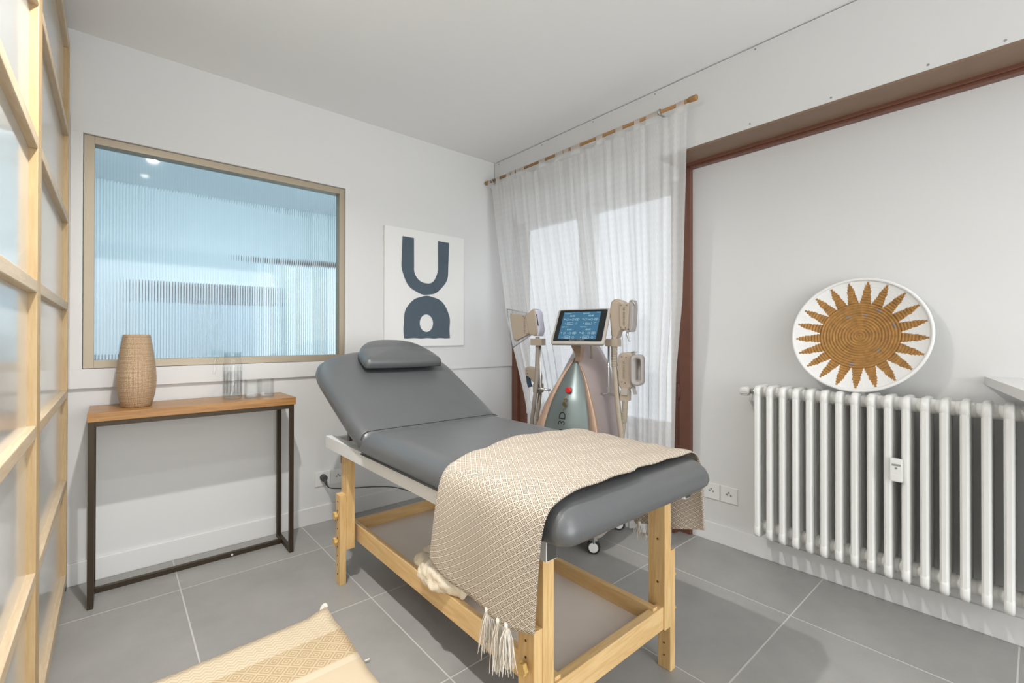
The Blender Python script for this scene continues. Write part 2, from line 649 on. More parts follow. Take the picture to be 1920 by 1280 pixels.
    def loft(self, outline, levels, fn, dome=0.0, mi=0, dense=0.0):
        """outline: convex 2-D polygon (counter-clockwise); levels: (inset, height); fn(u, v, h)"""
        if dense:
            res = []
            for i, p in enumerate(outline):
                q = outline[(i + 1) % len(outline)]
                k = max(1, int(math.hypot(q[0] - p[0], q[1] - p[1]) / dense))
                res += [(p[0] + (q[0] - p[0]) * j / k, p[1] + (q[1] - p[1]) * j / k) for j in range(k)]
            outline = res
        n = len(outline)
        cx = (min(p[0] for p in outline) + max(p[0] for p in outline)) / 2
        cy = (min(p[1] for p in outline) + max(p[1] for p in outline)) / 2
        hx = max(p[0] for p in outline) - cx
        hy = max(p[1] for p in outline) - cy
        vs_, fs = [], []
        for ins, h in levels:
            for (p, q) in outline:
                vs_.append(fn(cx + (p - cx) * (1 - ins / hx), cy + (q - cy) * (1 - ins / hy), h))
        for j in range(len(levels) - 1):
            for i in range(n):
                k = (i + 1) % n
                fs.append((j * n + i, j * n + k, (j + 1) * n + k, (j + 1) * n + i))
        # top: shrink rings towards the centre with a dome
        top0 = (len(levels) - 1) * n
        ins, h = levels[-1]
        rings = [0.9, 0.75, 0.55, 0.35, 0.15]
        base = [(cx + (p - cx) * (1 - ins / hx), cy + (q - cy) * (1 - ins / hy)) for (p, q) in outline]
        prev = top0
        for s in rings:
            o = len(vs_)
            for (p, q) in base:
                vs_.append(fn(cx + (p - cx) * s, cy + (q - cy) * s, h + dome * (1 - s * s)))
            for i in range(n):
                k = (i + 1) % n
                fs.append((prev + i, prev + k, o + k, o + i))
            prev = o
        c = len(vs_)
        vs_.append(fn(cx, cy, h + dome))
        for i in range(n):
            fs.append((prev + i, prev + (i + 1) % n, c))
        # bottom cap
        self.add(vs_, fs, True, mi)
        o = len(self.v) - len(vs_)
        self.f.append(tuple(o + i for i in reversed(range(n))))
        self.mi.append(mi)
        self.sm.append(False)
        return self

    def build(self, name, mat, parent=None, base=None):
        org = Vector((0, 0, 0))
        r = parent
        while r is not None:
            org += r.location
            r = r.parent
        loc = Vector((0, 0, 0))
        if parent is None and base is not None:
            loc = Vector(base)
            org = loc
        me = bpy.data.meshes.new(name)
        me.from_pydata([(p[0] - org.x, p[1] - org.y, p[2] - org.z) for p in self.v], [], self.f)
        mats = mat if isinstance(mat, (list, tuple)) else [mat]
        for k in mats:
            me.materials.append(MATS[k])
        for pl, a, s in zip(me.polygons, self.mi, self.sm):
            pl.material_index = a
            pl.use_smooth = s
        if self.uv:
            lay = me.uv_layers.new(name='UVMap')
            for lp in me.loops:
                lay.data[lp.index].uv = self.uv.get(lp.vertex_index, (0, 0))
        me.validate()
        o = bpy.data.objects.new(name, me)
        COL.objects.link(o)
        o.location = loc
        if parent is not None:
            o.parent = parent
        return o


def fix_normals(o):
    bm = bmesh.new()
    bm.from_mesh(o.data)
    bmesh.ops.recalc_face_normals(bm, faces=bm.faces)
    bm.to_mesh(o.data)
    bm.free()
    return o


def tag(o, label=None, cat=None, group=None, kind=None):
    if label:
        o['label'] = label
    if cat:
        o['category'] = cat
    if group:
        o['group'] = group
    if kind:
        o['kind'] = kind
    return o


def thing(name, loc, label, cat, group=None, kind=None):
    o = bpy.data.objects.new(name, None)
    o.empty_display_size = 0.1
    COL.objects.link(o)
    o.location = loc
    return tag(o, label, cat, group, kind)


def struct(o, label):
    return tag(o, label, kind='structure')


def catmull(pts, per=8):
    pts = [Vector(p) for p in pts]
    out = []
    for i in range(len(pts) - 1):
        p0, p1, p2, p3 = pts[max(0, i - 1)], pts[i], pts[i + 1], pts[min(len(pts) - 1, i + 2)]
        for k in range(per):
            t = k / per
            out.append(0.5 * ((2 * p1) + (p2 - p0) * t + (2 * p0 - 5 * p1 + 4 * p2 - p3) * t * t + (3 * p1 - p0 - 3 * p2 + p3) * t ** 3))
    out.append(pts[-1])
    return out


def lerp_table(tab, x):
    if x <= tab[0][0]:
        return tab[0][1]
    for (a, b), (c, d) in zip(tab, tab[1:]):
        if x <= c:
            return b + (d - b) * (x - a) / (c - a)
    return tab[-1][1]


def rrect(x0, x1, y0, y1, r, seg=6):
    """counter-clockwise rounded rectangle; r one radius or four (SW, SE, NE, NW)"""
    rs = r if isinstance(r, (list, tuple)) else [r] * 4
    pts = []
    for (cx, cy, a0, q) in ((x0 + rs[0], y0 + rs[0], 180, rs[0]), (x1 - rs[1], y0 + rs[1], 270, rs[1]), (x1 - rs[2], y1 - rs[2], 0, rs[2]), (x0 + rs[3], y1 - rs[3], 90, rs[3])):
        for k in range(seg + 1):
            a = math.radians(a0 + 90 * k / seg)
            pts.append((cx + q * math.cos(a), cy + q * math.sin(a)))
    return pts


def text_geo(s, size, align='LEFT'):
    cu = bpy.data.curves.new('text', 'FONT')
    cu.body = s
    cu.size = size
    cu.align_x = align
    cu.resolution_u = 3
    o = bpy.data.objects.new('text', cu)
    COL.objects.link(o)
    dg = bpy.context.evaluated_depsgraph_get()
    me = bpy.data.meshes.new_from_object(o.evaluated_get(dg))
    v = [p.co[:] for p in me.vertices]
    f = [tuple(p.vertices) for p in me.polygons]
    bpy.data.objects.remove(o)
    bpy.data.curves.remove(cu)
    bpy.data.meshes.remove(me)
    return v, f

# ================================================================ THE SETTING
CEIL = 2.453
JX1_ = 0.26
WX = 0.213           # face of the lower right wall (recessed under the header box)
TILE, GAP = 0.6, 0.005
XJ, YJ = -0.2166, -0.343
FX0, FX1, FY0, FY1 = -2.74, 0.34, -6.0, 0.13

floor = struct(MB().box(FX0, FX1, FY0, FY1, -0.12, -0.0006).build('floor', 'grout'), 'grey stone-look tiled floor with pale grout')
tile_cache = {}
ix0 = math.floor((FX0 - XJ) / TILE)
ix1 = math.ceil((FX1 - XJ) / TILE)
iy0 = math.floor((FY0 - YJ) / TILE)
iy1 = math.ceil((FY1 - YJ) / TILE)
for i in range(ix0, ix1):
    for j in range(iy0, iy1):
        a0, a1 = max(XJ + i * TILE + GAP / 2, FX0), min(XJ + (i + 1) * TILE - GAP / 2, FX1)
        b0, b1 = max(YJ + j * TILE + GAP / 2, FY0), min(YJ + (j + 1) * TILE - GAP / 2, FY1)
        if a1 - a0 < 0.01 or b1 - b0 < 0.01:
            continue
        key = (round(a1 - a0, 3), round(b1 - b0, 3))
        if key not in tile_cache:
            o = MB().box(-key[0] / 2, key[0] / 2, -key[1] / 2, key[1] / 2, -0.0075, 0.0, bev=0.0008).build('floor_tile', 'floor_tile', floor)
            tile_cache[key] = o.data
        else:
            o = bpy.data.objects.new('floor_tile', tile_cache[key])
            COL.objects.link(o)
            o.parent = floor
        o.location = ((a0 + a1) / 2, (b0 + b1) / 2, 0)

struct(MB().box(FX0 - 0.1, 0.5, FY0 - 0.1, 0.13, CEIL, CEIL + 0.12).build('ceiling', 'ceiling_paint'), 'plain white ceiling')

# back wall: upper part overhangs the lower part by 13 mm; opening for the reeded window
WLX0, WLX1, WLZ0, WLZ1 = -2.347, -1.171, 0.953, 2.007
RAIL = 0.8675
m = MB()
m.box(FX0, 0.34, 0.0, 0.13, RAIL, WLZ0)
m.box(FX0, WLX0, 0.0, 0.13, WLZ0, WLZ1)
m.box(WLX1, 0.34, 0.0, 0.13, WLZ0, WLZ1)
m.box(FX0, 0.34, 0.0, 0.13, WLZ1, CEIL)
m.box(FX0, 0.34, 0.013, 0.13, 0.0, RAIL)
struct(m.build('wall_back', 'wall_paint'), 'white back wall with a shadow line at rail height')
m = MB()
c0, c1, cz1 = -2.388, -1.146, 2.075
m.box(c0, c1, -0.004, 0.0, RAIL, WLZ0 - 0.001, bev=0.0008)
m.box(c0, WLX0 - 0.001, -0.004, 0.0, WLZ0 - 0.001, WLZ1 + 0.001, bev=0.0008)
m.box(WLX1 + 0.001, c1, -0.004, 0.0, WLZ0 - 0.001, WLZ1 + 0.001, bev=0.0008)
m.box(c0, c1, -0.004, 0.0, WLZ1 + 0.001, cz1, bev=0.0008)
struct(m.build('trim_1', 'wall_paint'), 'thin white casing board around the reeded window')
struct(MB().box(FX0, 0.2, 0.0, 0.013, 0.0, 0.099, bev=0.003).build('baseboard_back', 'lacquer_white'), 'white baseboard along the back wall')

# right wall: shutter-box header, brown soffit, recessed lower wall
header = struct(MB().box(0.0, 0.34, FY0, 0.0, 2.076, 2.4475).build('wall_right_header', 'wall_paint'), 'white boxed header above the glazed door')
MB().box(0.012, 0.34, FY0, 0.0, 2.4475, CEIL).build('shadow_gap', 'dark_gap', header)
MB().box(-0.0008, 0.001, -0.0045, -0.001, 2.272, 2.4475).build('corner_joint', 'plastic_grey', header)
for (y, z) in ((-0.053, 2.432), (-0.527, 2.432), (-0.978, 2.434), (-1.409, 2.434), (-1.931, 2.434), (-1.907, 2.096), (-2.228, 2.092), (-2.528, 2.094), (-2.72, 2.09), (-3.1, 2.092)):
    MB().cyl((-0.0015, y, z), (0.004, y, z), 0.0042, 10).build('screw', 'plastic_grey', header)
struct(MB().box(WX, 0.34, FY0, -1.515, 0.0, 2.076).build('wall_right', 'wall_paint'), 'white right wall behind the radiator')
soffit = struct(MB().box(0.002, 0.165, FY0, -1.43, 2.066, 2.076).build('trim_2', 'brown_soffit'), 'brown wooden soffit board under the header')
MB().box(0.165, WX + 0.002, FY0, -1.45, 2.052, 2.076, bev=0.002).build('moulding', 'brown_varnish', soffit)
MB().box(0.178, WX + 0.002, FY0, -1.515, 2.040, 2.052, bev=0.002).build('moulding', 'brown_varnish', soffit)
struct(MB().box(0.002, JX1_, -1.43, -0.001, 2.058, 2.076, bev=0.001).build('trim_4', 'lacquer_white'), 'white lintel board behind the curtain')
struct(MB().box(0.203, WX, FY0, -1.517, 0.0, 0.10, bev=0.003).build('baseboard_right', 'lacquer_white'), 'white baseboard below the radiator')

# unseen sides of the room
struct(MB().box(FX0 - 0.1, FX0, FY0, 0.13, 0.0, CEIL).build('wall_left', 'wall_paint'), 'white wall behind the wooden partition')
struct(MB().box(FX0 - 0.1, 0.5, FY0 - 0.1, FY0, 0.0, CEIL).build('wall_front', 'wall_paint'), 'white wall behind the camera')

# reeded window
win = thing('window_1', (-1.759, 0.02, WLZ0), 'wide reeded-glass window in a champagne metal frame', None, kind='structure')
FW = 0.038
y0, y1 = 0.008, 0.075
MB().box(WLX0 + 0.002, WLX0 + FW, y0, y1, WLZ0 + 0.002, WLZ1 - 0.002, bev=0.001).build('frame_stile', 'champagne_metal', win)
MB().box(WLX1 - FW + 0.006, WLX1 - 0.002, y0, y1, WLZ0 + 0.002, WLZ1 - 0.002, bev=0.001).build('frame_stile', 'champagne_metal', win)
MB().box(WLX0 + FW, WLX1 - FW + 0.006, y0 + 0.001, y1, WLZ1 - 0.036, WLZ1 - 0.002, bev=0.001).build('frame_head', 'champagne_metal', win)
MB().box(WLX0 + FW, WLX1 - FW + 0.006, y0 + 0.001, y1, WLZ0 + 0.002, WLZ0 + 0.038, bev=0.001).build('frame_sill', 'champagne_metal', win)
MB().box(WLX0 + 0.0005, WLX1 - 0.0005, 0.05, 0.06, WLZ1 - 0.0025, WLZ1 - 0.0004).build('gasket', 'dark_gap', win)
ga, gb, gz0, gz1 = WLX0 + FW - 0.004, WLX1 - FW + 0.010, WLZ0 + 0.034, WLZ1 - 0.032
nfl, per = 96, 12
vs_, fs_ = [], []
wfl = (gb - ga) / nfl
for i in range(nfl * per + 1):
    x = ga + (gb - ga) * i / (nfl * per)
    y = 0.0475 + 0.0013 * abs(math.sin(PI * i / per))
    vs_ += [(x, y, gz0), (x, y, gz1)]
for i in range(nfl * per):
    fs_.append((2 * i + 1, 2 * i + 3, 2 * i + 2, 2 * i))
o2 = len(vs_)
vs_ += [(ga, 0.041, gz0), (gb, 0.041, gz0), (gb, 0.041, gz1), (ga, 0.041, gz1)]
fs_.append((o2, o2 + 1, o2 + 2, o2 + 3))
tag(MB().add(vs_, fs_, smooth=False).build('reeded_pane', 'reeded_glass', win), 'vertically ribbed bluish glass pane')

# the adjoining room seen through the reeded glass
m = MB()
m.box(-2.85, -0.66, 2.5, 2.6, 0, CEIL)
m.box(-0.66, 0.05, 2.5, 2.6, 0, 0.5)
m.box(-0.66, 0.05, 2.5, 2.6, 1.90, CEIL)
m.box(-0.08, 0.05, 2.5, 2.6, 0.5, 1.90)
struct(m.build('wall_adjoining_far', 'wall_paint'), 'far wall of the adjoining room behind the reeded glass')
struct(MB().box(-0.90, -0.06, 2.47, 2.5, 1.88, 1.93).build('trim_3', 'brown_varnish'), 'brown lintel over the adjoining room window')
struct(MB().box(-2.85, -2.75, 0.13, 2.5, 0, CEIL).build('wall_adjoining_left', 'wall_paint'), 'left wall of the adjoining room')
struct(MB().box(-0.05, 0.05, 0.13, 2.5, 0, CEIL).build('wall_adjoining_right', 'wall_paint'), 'right wall of the adjoining room')
struct(MB().box(-2.85, 0.05, 0.13, 2.6, -0.1, 0).build('floor_adjoining', 'adjoining_floor'), 'floor of the adjoining room')
struct(MB().box(-2.85, 0.05, 0.13, 2.6, CEIL, CEIL + 0.1).build('ceiling_adjoining', 'ceiling_paint'), 'ceiling of the adjoining room')

shelf = thing('wall_cabinet', (-1.55, 2.4, 0.0), 'tall cabinet with a dark open shelf blurred behind the reeded glass', 'cabinet')
MB().box(-1.80, -1.26, 2.20, 2.495, 0.0, 1.40, bev=0.004).build('lower_body', 'cabinet_blue', shelf)
MB().box(-1.82, -1.24, 2.18, 2.495, 1.40, 1.43, bev=0.004).build('board', 'navy', shelf)
MB().box(-1.80, -1.26, 2.44, 2.495, 1.43, 1.58).build('dark_back', 'navy', shelf)
MB().box(-1.82, -1.24, 2.18, 2.495, 1.58, 1.61, bev=0.004).build('board', 'desk_white', shelf)
cab = thing('low_cabinet', (-2.5, 1.2, 0), 'white low cabinet at the left behind the reeded glass', 'cabinet')
MB().box(-2.74, -2.3, 0.5, 2.2, 0.0, 0.92, bev=0.006).build('body', 'desk_white', cab)
MB().box(-2.74, -2.29, 0.49, 2.21, 0.92, 0.95, bev=0.004).build('top', 'navy', cab)

# glazed door behind the curtain
door = thing('door_1', (0.2, -0.75, 0), 'glazed double door with reddish-brown wooden frame behind the curtain', None, kind='structure')
JX0, JX1 = 0.185, 0.26
MB().box(JX0, JX1, -1.514, -1.450, 0.0, 2.05, bev=0.002).build('jamb', 'brown_varnish', door)
MB().box(JX0, JX1, -0.062, -0.001, 0.0, 2.05, bev=0.002).build('jamb', 'brown_varnish', door)
MB().box(JX0, JX1, -1.450, -0.062, 2.0, 2.055, bev=0.002).build('head', 'lacquer_white', door)
MB().box(JX0 - 0.05, JX1, -1.450, -0.062, 0.001, 0.02, bev=0.002).build('threshold', 'brown_varnish', door)
for (l0, l1, p0, p1) in ((-0.755, -0.066, -0.685, -0.150), (-1.446, -0.759, -1.388, -0.830)):
    near_leaf = l0 < -1.2
    MB().box(0.205, 0.245, p1, l1, 0.022, 1.997, bev=0.002).build('leaf_stile', 'lacquer_white' if near_leaf else 'brown_varnish', door)
    MB().box(0.205, 0.245, l0, p0, 0.022, 1.997, bev=0.002).build('leaf_stile', 'brown_varnish' if near_leaf else 'lacquer_white', door)
    MB().box(0.205, 0.245, p0, p1, 1.935, 1.997, bev=0.002).build('leaf_rail', 'lacquer_white', door)
    MB().box(0.205, 0.245, p0, p1, 0.50, 0.60, bev=0.002).build('leaf_rail', 'lacquer_white', door)
    MB().box(0.205, 0.245, p0, p1, 0.022, 0.13, bev=0.002).build('leaf_rail', 'lacquer_white', door)
    MB().box(0.215, 0.235, p0, p1, 0.13, 0.50).build('lower_panel', 'lacquer_white', door)
    MB().box(0.222, 0.228, p0, p1, 0.60, 1.935).build('glass_pane', 'glass_clear', door)
for z in (1.362, 0.789, 0.25):
    MB().cyl((0.182, -1.4485, z - 0.045), (0.182, -1.4485, z + 0.045), 0.0055, 10).build('hinge', 'brown_varnish', door)
MB().box(0.165, 0.185, -1.452, -1.438, 2.01, 2.03).build('latch_keeper', 'steel', door)

# balcony parapet and house front outside, seen faintly through the curtain
struct(MB().box(0.34, 1.6, -3.2, 1.0, -0.15, -0.02).build('floor_balcony', 'grout'), 'balcony floor outside the glazed door')

# wooden partition on the left: three framed panels
RZ = [(0.028, 0.075), (0.454, 0.486), (0.835, 0.867), (1.213, 1.245), (1.588, 1.620), (1.962, 1.994), (2.342, 2.380)]
PX0, PX1, GX = -2.430, -2.391, -2.409
for n, (a, b) in enumerate(((-1.0415, -0.012), (-2.0735, -1.044), (-3.106, -2.076))):
    pn = thing('door_%d' % (n + 2), (-2.41, (a + b) / 2, 0.028), ('far', 'middle', 'near')[n] + ' pale wooden lattice sliding panel with frosted panes', None, kind='structure')
    MB().box(PX0, PX1, b - 0.037, b, 0.028, 2.380, bev=0.0025).build('stile', 'ash_z', pn)
    MB().box(PX0, PX1, a, a + 0.037, 0.028, 2.380, bev=0.0025).build('stile', 'ash_z', pn)
    for k, (z0, z1) in enumerate(RZ):
        MB().box(PX0, PX1 - (0.0005 if 0 < k < 6 else 0), a + 0.037, b - 0.037, z0, z1, bev=0.0025).build('rail', 'ash_y', pn)
    for (q0, q1) in zip(RZ, RZ[1:]):
        MB().box(GX - 0.005, GX, a + 0.036, b - 0.036, q0[1] - 0.001, q1[0] + 0.001).build('frosted_pane', 'frosted_pane', pn)
    MB().box(-2.420, -2.398, b - 0.05, b - 0.02, 2.380, 2.44, bev=0.002).build('hanger', 'rubber_black', pn)
    MB().box(-2.416, -2.392, b - 0.03, b + 0.008, 0.0, 0.028, bev=0.002).build('floor_guide', 'rubber_black', pn)

# downlights; the two behind the camera are added as fill
DL = [(-2.02, -1.56, 26, 1.0), (-2.05, -2.05, 5, 1.0), (-1.5, -3.9, 6, 1.0), (-1.5, -5.0, 8, 1.0)]
for k, (x, y, w, s) in enumerate(DL):
    dn = thing('downlight', (x, y, CEIL), ('round recessed downlight above the console side', 'round recessed downlight above the patterned rug', 'round recessed fill downlight added behind the camera', 'round recessed fill downlight added farthest behind the camera')[k], 'downlight', 'recessed ceiling downlights')
    MB().lathe([(0.030, -0.001), (0.030, -0.004), (0.043, -0.004), (0.045, 0.0)], (x, y, CEIL), 28).build('ring', 'lacquer_white', dn)
    MB().lathe([(0.0005, -0.0015), (0.030, -0.0015)], (x, y, CEIL), 28).build('lens', 'lamp_glow', dn)
    lo = area_light('downlight_lamp', (x, y, CEIL - 0.006), (0, 0, 0), 0.055, 0.055, w, (1.0, 0.98, 0.955), 'DISK', 150)
    lo.parent = None

# ================================================================ MASSAGE TABLE
bed = thing('massage_table', (-1.155, -1.35, 0), 'grey padded massage table with raised backrest on pale wooden legs', 'massage table')
XC = -1.155


def leg_pair(side, yb, yf, knobs):
    """side -1 left, +1 right; outer lower leg with holes and inner upper leg"""
    def X(d):
        return XC + side * d
    outer = MB().box(X(0.300), X(0.329), yf, yb, 0.0, 0.396, bev=0.002).build('leg_extension', 'pine_z', bed)
    h = MB()
    for k in range(9):
        z = 0.045 + k * 0.040
        for q in (0.3295, 0.2995):
            h.cyl((X(q - 0.0008), (yb + yf) / 2, z), (X(q + 0.0008), (yb + yf) / 2, z), 0.0032, 8)
    tag(h.build('adjustment_holes', 'hole_dark', outer), kind='stuff')
    inner = MB().box(X(0.262), X(0.300), yf - 0.002, yb + 0.012, 0.150, 0.585, bev=0.002).build('leg', 'pine_z', bed)
    h2 = MB()
    for z in (0.44, 0.30):
        h2.cyl((X(0.2612), (yb + yf) / 2, z), (X(0.2625), (yb + yf) / 2, z), 0.004, 10)
    tag(h2.build('bolt_holes', 'hole_dark', inner), kind='stuff')
    for z in knobs:
        yc = (yb + yf) / 2
        prof = []
        for k in range(36):
            a = 2 * PI * k / 36
            r = 0.0155 + 0.002 * math.cos(6 * a)
            prof.append((r * math.cos(a), r * math.sin(a)))
        kb = MB().extrude(prof, lambda u, v, t: (X(t), yc + u, z + v), 0.336, 0.347)
        kb.cyl((X(0.329), yc, z), (X(0.337), yc, z), 0.007, 12)
        fix_normals(kb.build('knob', 'knob_wood', bed))


leg_pair(-1, -0.716, -0.766, (0.305, 0.191))
leg_pair(-1, -1.948, -2.004, (0.303, 0.191))
leg_pair(1, -0.716, -0.766, (0.305, 0.191))
leg_pair(1, -1.948, -1.995, (0.303, 0.191))

# shelf tray between the legs
SX0, SX1, SY0, SY1 = -1.392, -0.918, -1.985, -0.655
MB().box(SX0, SX0 + 0.022, SY0, SY1, 0.160, 0.235, bev=0.002).build('shelf_rail', 'pine_y', bed)
MB().box(SX1 - 0.022, SX1, SY0, SY1, 0.160, 0.235, bev=0.002).build('shelf_rail', 'pine_y', bed)
MB().box(SX0 + 0.022, SX1 - 0.022, SY1 - 0.022, SY1, 0.160, 0.235, bev=0.002).build('shelf_rail', 'pine_x', bed)
MB().box(-1.417, -0.893, -1.992, -1.965, 0.153, 0.226, bev=0.002).build('shelf_rail', 'pine_x', bed)
MB().box(SX0 + 0.02, SX1 - 0.02, -1.967, SY1 - 0.02, 0.172, 0.184).build('shelf_board', 'tray_board', bed)

# white metal frame under the padding
for s in (-1, 1):
    MB().box(XC + s * 0.296, XC + s * 0.332, -2.048, -0.590, 0.580, 0.634, bev=0.0015).build('side_rail', 'rail_white', bed)
    MB().box(XC + s * 0.299, XC + s * 0.329, -2.050, -2.0475, 0.583, 0.631).build('rail_end', 'rail_dark', bed)
for y in (-0.62, -1.03, -1.985):
    MB().box(XC - 0.297, XC + 0.297, y - 0.015, y + 0.015, 0.586, 0.628, bev=0.0015).build('cross_bar', 'rail_white', bed)
MB().box(-1.452, -1.400, -0.70, -0.688, 0.52, 0.60).build('leg_bracket', 'rail_dark', bed)

# seat padding: rounded in plan at the foot end and in profile
seat_out = rrect(XC - 0.348, XC + 0.352, -2.118, -1.012, (0.045, 0.045, 0.02, 0.02), 6)
LV = [(0.014, 0.628), (0.004, 0.638), (0.0, 0.652), (0.002, 0.668), (0.009, 0.685), (0.022, 0.702), (0.040, 0.714), (0.065, 0.721)]
MB().loft(seat_out, LV, lambda u, v, h: (u, v, h), dome=0.008, dense=0.02).build('seat_pad', 'leather', bed)
MB().tube([(XC - 0.345, -2.05, 0.636), (XC - 0.346, -1.03, 0.636)], 0.0025, 6).build('seam', 'leather_seam', bed)

# raised backrest
BA = math.radians(26.5)
bo = Vector((XC, -1.032, 0.715))
bd = Vector((0, math.cos(BA), math.sin(BA)))
bn = Vector((0, -math.sin(BA), math.cos(BA)))


def bk(u, v, h):
    return bo + Vector((1, 0, 0)) * u + bd * v + bn * h


out = []
for k in range(7):
    out.append((-0.340 + 0.695 * k / 6, -0.028))
for (x, s) in ((0.358, 0.0), (0.362, 0.10), (0.364, 0.22), (0.366, 0.34), (0.366, 0.44), (0.364, 0.51), (0.355, 0.560), (0.335, 0.605), (0.290, 0.642), (0.22, 0.676), (0.14, 0.702), (0.06, 0.716), (0.0, 0.719)):
    out.append((x, s))
for (x, s) in ((-0.06, 0.716), (-0.14, 0.702), (-0.22, 0.674), (-0.29, 0.638), (-0.335, 0.598), (-0.355, 0.555), (-0.363, 0.505), (-0.364, 0.44), (-0.362, 0.34), (-0.360, 0.22), (-0.357, 0.10), (-0.350, 0.0)):
    out.append((x, s))
LB = [(0.020, -0.075), (0.006, -0.068), (0.0, -0.052), (0.001, -0.035), (0.007, -0.018), (0.018, -0.006), (0.034, 0.000), (0.055, 0.003)]
MB().loft(out, LB, bk, dome=0.006, dense=0.02).build('backrest_pad', 'leather', bed)
pts = [bk(-0.347, -0.012, -0.022), bk(-0.338, -0.002, -0.006), bk(-0.318, 0.0068, -0.0005), bk(-0.28, 0.0085, 0.0005), bk(0.0, 0.0085, 0.0008), bk(0.29, 0.0085, 0.0005), bk(0.328, 0.0068, -0.0005), bk(0.350, -0.002, -0.006)]
MB().tube(catmull(pts, 6), 0.0018, 6).build('seam', 'leather_seam', bed)
MB().box(XC - 0.30, XC + 0.30, -0.80, -0.775, 0.64, 0.70).build('backrest_support', 'rail_dark', bed)

# head pillow: a half-moon lying on the backrest
hp = thing('head_pillow', bk(0.05, 0.60, 0.0), 'grey half-round head pillow resting on the raised backrest', 'pillow')
hout = []
hx0, hx1, hs = -0.158, 0.258, 0.442
for k in range(7):
    hout.append((hx0 + (hx1 - hx0) * k / 6, hs - 0.006 * math.sin(PI * k / 6)))
hout += [(hx1 + 0.006, hs + 0.012), (hx1 + 0.006, hs + 0.035)]
cxp = (hx0 + hx1) / 2
for k in range(1, 24):
    a = PI * k / 24
    hout.append((cxp + (hx1 - hx0) / 2 * 1.02 * math.copysign(abs(math.cos(a)) ** 0.8, math.cos(a)), hs + 0.050 + 0.235 * abs(math.sin(a)) ** 0.8))
hout += [(hx0 - 0.006, hs + 0.035), (hx0 - 0.006, hs + 0.012)]
rot = math.radians(-4)
hout = [(cxp + (x - cxp) * math.cos(rot) - (y - hs) * math.sin(rot), hs + (x - cxp) * math.sin(rot) * 0.3 + (y - hs) * math.cos(rot)) for x, y in hout]


def hk(u, v, h):
    lift = 0.022 * max(0.0, 1 - (v - hs) / 0.16)
    return bk(u, v, h + lift)


HL = [(0.010, 0.009), (0.002, 0.012), (0.0, 0.018), (0.001, 0.030), (0.004, 0.044), (0.012, 0.055), (0.026, 0.061)]
MB().loft(hout, HL, hk, dome=0.012, dense=0.012).build('cushion', 'leather', hp)
ring = [hk(x, y, 0.040) for x, y in hout]
n = len(hout)
cm = (sum(p[0] for p in hout) / n, sum(p[1] for p in hout) / n)
pip = [hk(x + (cm[0] - x) * 0.004, y + (cm[1] - y) * 0.004, 0.014) for x, y in hout]
pip.append(pip[0])
MB().tube(pip, 0.0022, 6, caps=False).build('piping', 'leather_seam', hp)

# ================================================================ THROW over the foot end
throw = thing('throw_blanket', (XC, -1.83, 0.73), 'cream throw with brown diamond weave draped over the table foot end', 'blanket')
prof = [(-1.530, 0.0), (-1.531, 0.10), (-1.530, 0.19), (-1.524, 0.255), (-1.505, 0.290), (-1.470, 0.3075), (-1.42, 0.315), (-1.30, 0.319), (-1.155, 0.321), (-1.0, 0.319), (-0.88, 0.315), (-0.838, 0.3075), (-0.804, 0.290), (-0.786, 0.255), (-0.780, 0.19), (-0.777, 0.10), (-0.775, 0.0)]
ZH = 0.425
cur = catmull([(x, 0, ZH + z - (0.004 if 0.2 < z else 0)) for x, z in prof], 7)
arc = [0.0]
for a, b in zip(cur, cur[1:]):
    arc.append(arc[-1] + (b - a).length)
NV = 46
vs_, fs_, uvs = [], [], []
for i, p in enumerate(cur):
    top = max(0.0, min(1.0, (p.z - 0.62) / 0.09))
    x = p.x
    if x < XC:
        far = lerp_table([(-1.535, -1.655), (-1.47, -1.655), (-1.17, -1.566), (-1.0, -1.566)], x)
        if p.z < 0.70:
            far = -1.655 + 0.022 * (0.70 - p.z) / 0.27
        near = -2.076 + 0.014 * max(0.0, 0.70 - p.z) / 0.27
    else:
        far = lerp_table([(-1.17, -1.566), (-0.84, -1.588), (-0.775, -1.60)], x)
        near = lerp_table([(-1.17, -2.066), (-0.88, -2.070), (-0.775, -2.062)], x)
        if p.z < 0.70:
            far -= 0.20 * (0.70 - p.z) / 0.27
    for j in range(NV + 1):
        t = j / NV
        y = far + (near - far) * t
        z, xx = p.z, p.x
        hang = 1 - top
        if x < XC:
            xx -= hang * (0.010 * math.sin(t * 9.0 + 0.6) * (0.72 - p.z) / 0.3 + 0.010 * (0.72 - p.z) / 0.3)
            if hang > 0:
                z += (0.035 * (t - 0.55) ** 2 * 4 - 0.008) * max(0.0, (0.60 - p.z) / 0.18)
        else:
            xx += hang * (0.012 * math.sin(t * 8.0) * (0.72 - p.z) / 0.3 + 0.006)
            z += 0.055 * (t - 0.35) * max(0.0, (0.60 - p.z) / 0.18)
        z += top * (0.0022 * math.sin(y * 60 + x * 9) + 0.0015 * math.sin(x * 47 + y * 13) + 0.002)
        if t > 0.985 and top > 0.5:
            z -= 0.002
        vs_.append((xx, y, z))
        uvs.append((y, arc[i]))
for i in range(len(cur) - 1):
    for j in range(NV):
        a = i * (NV + 1) + j
        fs_.append((a, a + 1, a + NV + 2, a + NV + 1))
cl = MB().add(vs_, fs_, True, 0, uvs).build('woven_cloth', 'throw_weave', throw)
md = cl.modifiers.new('thickness', 'SOLIDIFY')
md.thickness = 0.004
md.offset = 0
fix_normals(cl)


